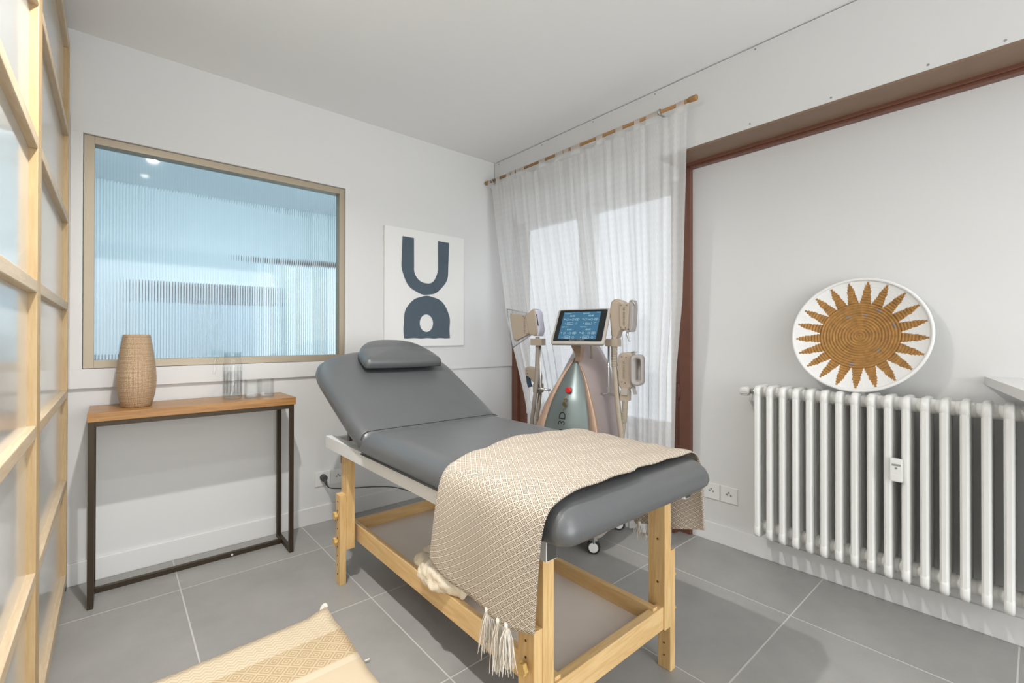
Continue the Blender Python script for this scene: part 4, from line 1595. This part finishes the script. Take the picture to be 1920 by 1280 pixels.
def hose(parent, pts, r, ribs_from, ribs_to, col, pitch=0.010):
    c = catmull([ml(*p) for p in pts], 12)
    MB().tube(c, r, 12).build('hose', col, parent)
    mb = MB()
    acc = 0.0
    for a, b in zip(c, c[1:]):
        acc += (b - a).length
        if ribs_from <= acc <= ribs_to:
            d = (b - a).normalized() * 0.0028
            mid = (a + b) / 2
            mb.tube([mid - d, mid + d], r * 1.18, 12)
    if mb.v:
        mb.build('hose_ribbing', col, parent)


def prism(outline, a0, a1, bev=0.006):
    """rounded-edge slab in the b-z plane of the machine between a0 (back) and a1 (front)"""
    mb = MB()
    m_ = len(outline)
    area = sum(outline[i][0] * outline[(i + 1) % m_][1] - outline[(i + 1) % m_][0] * outline[i][1] for i in range(m_))
    if area < 0:
        outline = list(reversed(outline))
    mb.loft(outline, [(bev, a0), (0.0, a0 + bev), (0.0, a1 - bev), (bev * 0.3, a1 - bev * 0.3), (bev, a1)], lambda u, v, h: ml(h, u, v))
    return mb


def subdiv(outline, k=3):
    res = []
    m_ = len(outline)
    for i in range(m_):
        p, q = outline[i], outline[(i + 1) % m_]
        for j in range(k):
            res.append((p[0] + (q[0] - p[0]) * j / k, p[1] + (q[1] - p[1]) * j / k))
    return res


def round_outline(outline, it=2):
    for _ in range(it):
        res = []
        m_ = len(outline)
        for i in range(m_):
            p, q = outline[i], outline[(i + 1) % m_]
            res.append((p[0] * 0.75 + q[0] * 0.25, p[1] * 0.75 + q[1] * 0.25))
            res.append((p[0] * 0.25 + q[0] * 0.75, p[1] * 0.25 + q[1] * 0.75))
        outline = res
    return outline


def side_text(parent, s, size, b, z0, a, col='ink_brown'):
    tv, tf = text_geo(s, size)
    MB().add([ml(a, b - y, z0 + x) for x, y, z in tv], tf).build('lettering', col, parent)


def dots(parent, ps, a):
    for (b, z) in ps:
        MB().tube([ml(a - 0.002, b, z), ml(a + 0.0012, b, z)], 0.0035, 8).build('screw', 'ink_brown', parent)


HG = 'applicator handpieces hung on the machine'
# upper left: flared plate with a clear cup
h1 = thing('applicator_handpiece', ml(0.06, -0.35, 1.05), 'beige handpiece with flared flat plate at the upper left of the machine', 'handpiece', HG)
plate = [(-0.439, 1.246), (-0.327, 1.230), (-0.294, 1.117), (-0.407, 1.069)]
prism(round_outline(subdiv(plate, 3), 1), 0.030, 0.061, 0.004).build('head', 'machine_beige', h1)
dots(h1, [(-0.424, 1.236), (-0.338, 1.222), (-0.310, 1.118), (-0.395, 1.084)], 0.061)
cupo = [(-0.488, 1.272), (-0.343, 1.247), (-0.309, 1.112), (-0.447, 1.031)]
ci = [(-0.434, 1.240), (-0.331, 1.226), (-0.299, 1.119), (-0.404, 1.075)]
vs_ = [ml(0.015, *p) for p in cupo] + [ml(0.050, *p) for p in ci]
MB().add(vs_, [(0, 1, 5, 4), (1, 2, 6, 5), (2, 3, 7, 6), (3, 0, 4, 7)]).build('clear_cup', 'cup_clear', h1)
edge = MB()
for i in range(4):
    edge.tube([ml(0.015, *cupo[i]), ml(0.015, *cupo[(i + 1) % 4])], 0.0028, 6)
edge.build('cup_rim', 'steel', h1)
wedge = [(-0.326, 1.226), (-0.270, 1.266), (-0.256, 1.256), (-0.237, 1.122), (-0.256, 1.104), (-0.297, 1.113)]
prism(round_outline(subdiv(wedge, 2), 1), -0.01, 0.064, 0.006).build('grip', 'machine_beige', h1)
led = [(-0.262, 1.262), (-0.243, 1.247), (-0.226, 1.135), (-0.238, 1.103), (-0.250, 1.110), (-0.254, 1.16)]
prism(round_outline(subdiv(led, 2), 1), -0.008, 0.058, 0.005).build('grip_panel', 'machine_lavender', h1)
MB().extrude([(-0.248, 1.232), (-0.243, 1.232), (-0.233, 1.165), (-0.238, 1.165)], lambda u, v, t: ml(t, u, v), 0.0, 0.0592).build('grip_display', 'screen_black', h1)
side_text(h1, 'CRYOEVO 3D', 0.0165, -0.322, 1.120, 0.0622)
hose(h1, [(0.05, -0.246, 1.100), (0.05, -0.246, 1.048), (0.05, -0.246, 1.004), (0.05, -0.249, 0.917), (0.05, -0.250, 0.87), (0.05, -0.263, 0.744), (0.05, -0.274, 0.665), (0.05, -0.281, 0.593), (0.03, -0.27, 0.40), (-0.06, -0.22, 0.25), (-0.12, -0.17, 0.25)], 0.0125, 9, 9, 'hose_grey')

# lower left: small handpiece half behind the hose
h2 = thing('applicator_handpiece', ml(-0.02, -0.32, 0.83), 'small beige handpiece with dark strap at the lower left of the machine', 'handpiece', HG)
sm = [(-0.366, 0.914), (-0.343, 0.921), (-0.275, 0.908), (-0.262, 0.86), (-0.270, 0.80), (-0.300, 0.82), (-0.339, 0.858), (-0.362, 0.866)]
prism(round_outline(subdiv(sm, 2), 1), -0.045, 0.0, 0.006).build('head', 'machine_beige', h2)
MB().extrude([(-0.364, 0.862), (-0.343, 0.862), (-0.336, 0.82), (-0.326, 0.798), (-0.349, 0.792), (-0.359, 0.82)], lambda u, v, t: ml(t, u, v), -0.03, -0.012).build('strap', 'navy', h2)
dots(h2, [(-0.35, 0.895), (-0.347, 0.878)], 0.0)
hose(h2, [(-0.01, -0.268, 0.83), (0.0, -0.258, 0.775), (0.02, -0.254, 0.696), (0.03, -0.260, 0.616), (0.02, -0.26, 0.45), (-0.05, -0.21, 0.30), (-0.12, -0.16, 0.28)], 0.0105, 0.06, 0.26, 'hose_beige')

# upper right
h3 = thing('applicator_handpiece', ml(0.06, 0.26, 1.08), 'beige handpiece with side cup and hook latch at the upper right of the machine', 'handpiece', HG)
body = [(0.206, 1.155), (0.204, 1.22), (0.206, 1.279), (0.224, 1.298), (0.253, 1.299), (0.285, 1.278), (0.300, 1.270), (0.297, 1.14), (0.285, 1.133), (0.262, 1.135), (0.248, 1.121), (0.244, 1.090), (0.212, 1.090)]
prism(round_outline(subdiv(body, 1), 2), -0.005, 0.062, 0.007).build('head', 'machine_beige', h3)
face = [(0.258, 1.275), (0.311, 1.275), (0.303, 1.134), (0.262, 1.142)]
prism(round_outline(subdiv(face, 3), 1), 0.01, 0.068, 0.003).build('face_plate', 'machine_beige', h3)
dots(h3, [(0.268, 1.264), (0.300, 1.264), (0.293, 1.147), (0.268, 1.150)], 0.068)
cup = [(0.300, 1.285), (0.316, 1.294), (0.326, 1.290), (0.331, 1.262), (0.324, 1.140), (0.310, 1.124), (0.297, 1.130)]
prism(round_outline(subdiv(cup, 1), 2), -0.02, 0.052, 0.007).build('suction_cup', 'cup_silicone', h3)
MB().tube([ml(0.05, 0.298, 1.128), ml(0.052, 0.297, 1.112), ml(0.056, 0.303, 1.098), ml(0.058, 0.308, 1.080), ml(0.058, 0.316, 1.080)], [0.006, 0.007, 0.005, 0.0035, 0.0025], 8).build('latch', 'steel', h3)
MB().tube([ml(0.05, 0.318, 1.285), ml(0.05, 0.332, 1.275), ml(0.05, 0.335, 1.262)], [0.005, 0.004, 0.003], 8).build('latch', 'steel', h3)
side_text(h3, 'CRYOEVO 3D', 0.0155, 0.290, 1.158, 0.0692)
hose(h3, [(0.055, 0.227, 1.10), (0.055, 0.227, 1.054), (0.055, 0.228, 0.953), (0.055, 0.237, 0.853), (0.055, 0.250, 0.715), (0.055, 0.265, 0.591), (0.04, 0.27, 0.42), (-0.04, 0.24, 0.27), (-0.11, 0.19, 0.25)], 0.0145, 0.05, 0.16, 'hose_beige')

# lower right with an oval cup
h4 = thing('applicator_handpiece', ml(0.06, 0.30, 0.83), 'beige handpiece with oval hollow cup at the lower right of the machine', 'handpiece', HG)
body = [(0.251, 0.850), (0.247, 0.93), (0.249, 0.998), (0.262, 1.018), (0.300, 1.021), (0.330, 1.016), (0.332, 0.93), (0.326, 0.847), (0.306, 0.832), (0.296, 0.820), (0.272, 0.820), (0.264, 0.834)]
prism(round_outline(subdiv(body, 1), 2), 0.0, 0.065, 0.007).build('head', 'machine_beige', h4)
MB().extrude(rrect(0.270, 0.302, 0.800, 0.835, 0.004, 3), lambda u, v, t: ml(t, u, v), 0.03, 0.07).build('cable_grip', 'machine_bezel', h4)
dots(h4, [(0.272, 0.997), (0.295, 0.994), (0.290, 0.862), (0.272, 0.867)], 0.065)
cupo_ = rrect(0.322, 0.376, 0.850, 1.010, 0.024, 6)
k = len(cupo_)
cupi_ = [(0.350 + (p[0] - 0.349) * 0.66, 0.930 + (p[1] - 0.930) * 0.78) for p in cupo_]
vs_ = [ml(0.012, *p) for p in cupo_] + [ml(0.078 - (p[0] - 0.322) * 0.5, *p) for p in cupo_] + [ml(0.080 - (p[0] - 0.322) * 0.5, *p) for p in cupi_] + [ml(0.02, 0.350 + (p[0] - 0.350) * 0.7, 0.93 + (p[1] - 0.93) * 0.85) for p in cupi_]
fs_ = [tuple(reversed(range(k))), tuple(3 * k + i for i in range(k))]
for r_ in range(3):
    for i in range(k):
        fs_.append((r_ * k + i, r_ * k + (i + 1) % k, (r_ + 1) * k + (i + 1) % k, (r_ + 1) * k + i))
fix_normals(MB().add(vs_, fs_, True).build('suction_cup', 'cup_silicone', h4))
MB().extrude([(0.320, 0.845), (0.338, 0.845), (0.338, 0.828), (0.347, 0.806), (0.329, 0.804), (0.324, 0.826)], lambda u, v, t: ml(t, u, v), 0.04, 0.052).build('latch', 'cup_silicone', h4)
MB().tube([ml(0.05, 0.318, 1.020), ml(0.06, 0.335, 1.024), ml(0.06, 0.352, 1.022)], [0.003, 0.0045, 0.0035], 8).build('latch', 'steel', h4)
side_text(h4, 'CRYOEVO 3D', 0.0150, 0.288, 0.884, 0.0662)
hose(h4, [(0.05, 0.286, 0.81), (0.05, 0.285, 0.766), (0.05, 0.281, 0.702), (0.045, 0.273, 0.632), (0.035, 0.262, 0.560), (0.0, 0.24, 0.40), (-0.08, 0.21, 0.28), (-0.12, 0.18, 0.27)], 0.0125, 0.04, 0.16, 'hose_beige')

# ================================================================ RADIATOR
rad = thing('column_radiator', (0.11, -2.4, 0.157), 'white enamelled column radiator on the right wall', 'radiator')
RP, RY0, NR = 0.0537, -1.9185, 18
RT, RB = 0.873, 0.157


def stadium(x0, x1, z0, z1, r, seg=5):
    return rrect(x0, x1, z0, z1, r, seg)


proto = None
for i in range(NR):
    y = RY0 - i * RP
    if proto is None:
        RL = [(0.010, -0.0135), (0.002, -0.0105), (0.0, -0.005), (0.0, 0.005), (0.002, 0.0105), (0.010, 0.0135)]
        sec = MB().loft(stadium(0.0345, 0.181, 0.806, RT, 0.030, 6), RL, lambda u, v, h: (u, y + h, v)).build('radiator_section', 'radiator_enamel', rad)
        subs = [MB().loft(stadium(0.0345, 0.181, RB, 0.232, 0.030, 6), RL, lambda u, v, h: (u, y + h, v)).build('section_foot', 'radiator_enamel', sec)]
        for x0 in (0.0355, 0.0855, 0.1355):
            ol = []
            for q in range(10):
                a = 2 * PI * (q + 0.5) / 10
                ol.append((x0 + 0.0225 + 0.0225 * math.copysign(abs(math.cos(a)) ** 0.75, math.cos(a)), y + 0.0140 * math.copysign(abs(math.sin(a)) ** 0.75, math.sin(a))))
            tb = MB()
            vs_ = [(p[0], p[1], 0.19) for p in ol] + [(p[0], p[1], 0.84) for p in ol]
            tb.add(vs_, [(q, (q + 1) % 10, 10 + (q + 1) % 10, 10 + q) for q in range(10)], False)
            subs.append(tb.build('column', 'radiator_enamel', sec))
        for z in (0.838, 0.203):
            hub = MB()
            hub.tube([(0.108, y + RP / 2 + 0.001, z), (0.108, y + 0.008, z), (0.108, y - 0.008, z), (0.108, y - RP / 2 - 0.001, z)], [0.027, 0.0275, 0.0275, 0.027], 18)
            subs.append(hub.build('hub', 'radiator_enamel', sec))
        proto = (sec, subs)
    else:
        c = proto[0].copy()
        COL.objects.link(c)
        c.parent = rad
        c.location = (0, -i * RP, 0)
        for s_ in proto[1]:
            d = s_.copy()
            COL.objects.link(d)
            d.parent = c
vy = RY0 + RP / 2
MB().tube([(0.108, vy, 0.838), (0.108, vy + 0.012, 0.838), (0.106, vy + 0.030, 0.836)], [0.020, 0.014, 0.012], 14).build('valve_body', 'steel', rad)
hd = MB().tube([(0.106, vy + 0.028, 0.836), (0.104, vy + 0.034, 0.836), (0.102, vy + 0.066, 0.835), (0.101, vy + 0.072, 0.835)], [0.015, 0.021, 0.021, 0.016], 20)
for k in range(14):
    a = 2 * PI * k / 14
    hd.tube([(0.1035 + 0.0208 * math.cos(a), vy + 0.036, 0.836 + 0.0208 * math.sin(a)), (0.102 + 0.0208 * math.cos(a), vy + 0.062, 0.835 + 0.0208 * math.sin(a))], 0.0018, 5)
hd.build('thermostat_head', 'plastic_white', rad)
MB().tube([(0.106, vy + 0.02, 0.832), (0.12, vy + 0.03, 0.79), (0.16, vy + 0.03, 0.76), (0.214, vy + 0.03, 0.755)], [0.007, 0.007, 0.007, 0.007], 10).build('supply_pipe', 'radiator_enamel', rad)
hc0 = -2.431
hm = MB().box(0.019, 0.0345, hc0 - 0.0195, hc0 + 0.0195, 0.548, 0.636, bev=0.004).build('heat_meter', 'plastic_white', rad)
MB().box(0.0185, 0.0195, hc0 - 0.014, hc0 + 0.013, 0.608, 0.616).build('meter_display', 'display_grey', hm)
MB().tube([(0.0195, hc0, 0.600), (0.0182, hc0, 0.600)], 0.0042, 12).build('meter_button', 'display_grey', hm)
MB().box(0.0182, 0.0195, hc0 - 0.014, hc0 + 0.014, 0.553, 0.575, bev=0.0004).build('meter_cover', 'plastic_white', hm)

# ================================================================ SUN BASKET leaning on the wall above the radiator
RBK, NC = 0.238, 22
BC = Vector((0.118, -2.288, 1.113))
tl_ = math.radians(11)
bw_n = Vector((-math.cos(tl_), 0, math.sin(tl_)))     # towards the room
bw_u = Vector((math.sin(tl_), 0, math.cos(tl_)))      # up along the disc
bw_r = Vector((0, -1, 0))
basket = thing('woven_basket', BC - bw_u * RBK, 'round white basket with brown woven sun leaning on the wall above the radiator', 'basket')
NRAY, SEG = 21, 21 * 16
cw = RBK / NC
DISC, RAYC = 13, 8


def bpt(r, a, h):
    dep = 0.042 * (r / RBK) ** 2 - 0.042
    return BC + bw_r * (r * math.cos(a)) + bw_u * (r * math.sin(a)) + bw_n * (dep + h)


sub = 4
radii, hts = [], []
for c in range(NC):
    for s in range(sub):
        t = s / sub
        radii.append((c + t) * cw)
        hts.append(math.sin(PI * t) ** 0.55 if t > 0 else 0.0)
radii.append(NC * cw)
hts.append(0.0)
vs_ = []
for jj, (r, h) in enumerate(zip(radii, hts)):
    c = min(jj // sub, NC - 1)
    for k in range(SEG):
        a = 2 * PI * k / SEG + 0.09
        w = abs(((k + 0.01) / 16 % 1) - 0.5) * 2
        brown = c < DISC or w <= 0.90 * (1 - (c - DISC + 0.15) / (RAYC + 0.2)) + 0.02
        hh = 0.0060 * h - 0.0040 if brown else 0.0012 * math.sin(k * 2.4) * (0.5 + 0.5 * math.sin(k * 0.37)) + 0.0006 * h
        vs_.append(bpt(max(r, 0.0004), a, hh))
disc, rays, white, grey = [], [[] for _ in range(NRAY)], [], []
for j in range(len(radii) - 1):
    c = j // sub
    for k in range(SEG):
        k2 = (k + 1) % SEG
        f = (j * SEG + k, j * SEG + k2, (j + 1) * SEG + k2, (j + 1) * SEG + k)
        if c < DISC:
            hsh = (c * 131 + (k // 9) * 17) % 97
            (grey if (c in (8, 11) and hsh in (3, 40, 71)) else disc).append(f)
        else:
            ph = (k + 0.5) / 16
            w = abs((ph % 1) - 0.5) * 2
            lim = 0.90 * (1 - (c - DISC + 0.15) / (RAYC + 0.2))
            if w < lim:
                rays[int(ph) % NRAY].append(f)
            else:
                white.append(f)


def pick(faces, name, mat, parent):
    used = sorted({i for f in faces for i in f})
    mp = {v: i for i, v in enumerate(used)}
    return MB().add([vs_[i] for i in used], [tuple(mp[i] for i in f) for f in faces], True).build(name, mat, parent)


pick(white, 'white_rim_weave', 'basket_white', basket)
pick(disc, 'coiled_centre', 'basket_brown', basket)
if grey:
    g_ = pick(grey, 'dark_stitches', 'basket_grey', basket)
    g_['kind'] = 'stuff'
for k in range(NRAY):
    pick(rays[k], 'sun_ray', 'basket_brown', basket)
rimp = [bpt(RBK, 2 * PI * k / 96, 0.0) for k in range(97)]
MB().tube(rimp, 0.0065, 10, caps=False).build('rim_coil', 'basket_white', basket)
back = MB()
vv = []
for r in (0.0005, 0.06, 0.12, 0.18, 0.215, RBK):
    for k in range(64):
        vv.append(bpt(r, 2 * PI * k / 64, -0.008))
back.add(vv, [(j * 64 + k, (j + 1) * 64 + k, (j + 1) * 64 + (k + 1) % 64, j * 64 + (k + 1) % 64) for j in range(5) for k in range(64)], True)
back.build('back_weave', 'basket_white', basket)

# ================================================================ DESK CORNER, SOCKETS, PLUG
desk = thing('wall_desk', (0.2, -2.7, 0.925), 'white wall-mounted desk top entering at the right edge above the radiator', 'desk')
dz0, dz1 = 0.925, 0.955
dp = [(0.2125, -2.657), (-0.40, -2.772), (-0.42, -3.7), (0.2125, -3.7)]
MB().extrude(list(reversed(dp)), lambda u, v, t: (u, v, t), dz0, dz1).build('desk_top', 'lacquer_white', desk)
MB().box(0.15, 0.2125, -3.6, -3.56, 0.75, dz0).build('wall_bracket', 'lacquer_white', desk)


def socket_plate(name, label, group, plane, c0, c1, z0, z1, dots_, grp=None):
    so = thing(name, ((plane if grp == 'R' else (c0 + c1) / 2), ((c0 + c1) / 2 if grp == 'R' else plane), z0), label, 'socket', group)
    if grp == 'R':
        MB().box(plane - 0.007, plane, c0, c1, z0, z1, bev=0.002).build('plate', 'plastic_white', so)
        for (y, z) in dots_:
            MB().tube([(plane - 0.0085, y, z), (plane - 0.006, y, z)], 0.0052, 12).build('pin_hole', 'display_grey', so)
    else:
        MB().box(c0, c1, plane - 0.007, plane, z0, z1, bev=0.002).build('plate', 'plastic_white', so)
        for (x, z) in dots_:
            MB().tube([(x, plane - 0.0085, z), (x, plane - 0.006, z)], 0.0052, 12).build('pin_hole', 'display_grey', so)
    return so


SG = 'wall sockets'
socket_plate('wall_socket', 'white three-pin wall socket between the massage table and the radiator', SG, WX, -1.762, -1.676, 0.226, 0.310, [(-1.708, 0.270), (-1.717, 0.280), (-1.728, 0.268)], 'R')
socket_plate('wall_socket', 'white wall socket plate partly hidden by the table foot end', SG, WX, -1.668, -1.582, 0.226, 0.310, [(-1.614, 0.270), (-1.623, 0.280), (-1.634, 0.268)], 'R')
socket_plate('wall_socket', 'white wall socket with a black plug in it, right of the console', SG, 0.013, -1.342, -1.256, 0.212, 0.298, [])
socket_plate('wall_socket', 'white wall socket behind the table leg, next to the plugged one', SG, 0.013, -1.250, -1.164, 0.212, 0.298, [(-1.207, 0.262), (-1.216, 0.253), (-1.198, 0.253)])
plug = thing('power_cable', (-1.297, -0.01, 0.262), 'black power cable with plug running from the back wall socket', 'cable')
MB().tube([(-1.297, 0.006, 0.264), (-1.297, -0.020, 0.262), (-1.297, -0.026, 0.262)], [0.019, 0.019, 0.015], 18).build('plug_body', 'plastic_dark', plug)
MB().tube([(-1.296, -0.018, 0.258), (-1.290, -0.022, 0.236), (-1.286, -0.024, 0.222)], [0.009, 0.008, 0.005], 10).build('strain_relief', 'plastic_dark', plug)
MB().tube(catmull([(-1.287, -0.023, 0.226), (-1.270, -0.030, 0.204), (-1.225, -0.040, 0.193), (-1.13, -0.05, 0.178), (-1.0, -0.06, 0.160), (-0.86, -0.09, 0.130), (-0.70, -0.18, 0.06), (-0.58, -0.32, 0.008), (-0.50, -0.6, 0.0055), (-0.42, -0.84, 0.0055), (-0.30, -0.94, 0.02), (-0.22, -1.0, 0.09)], 8), 0.0035, 8).build('cord', 'plastic_dark', plug)
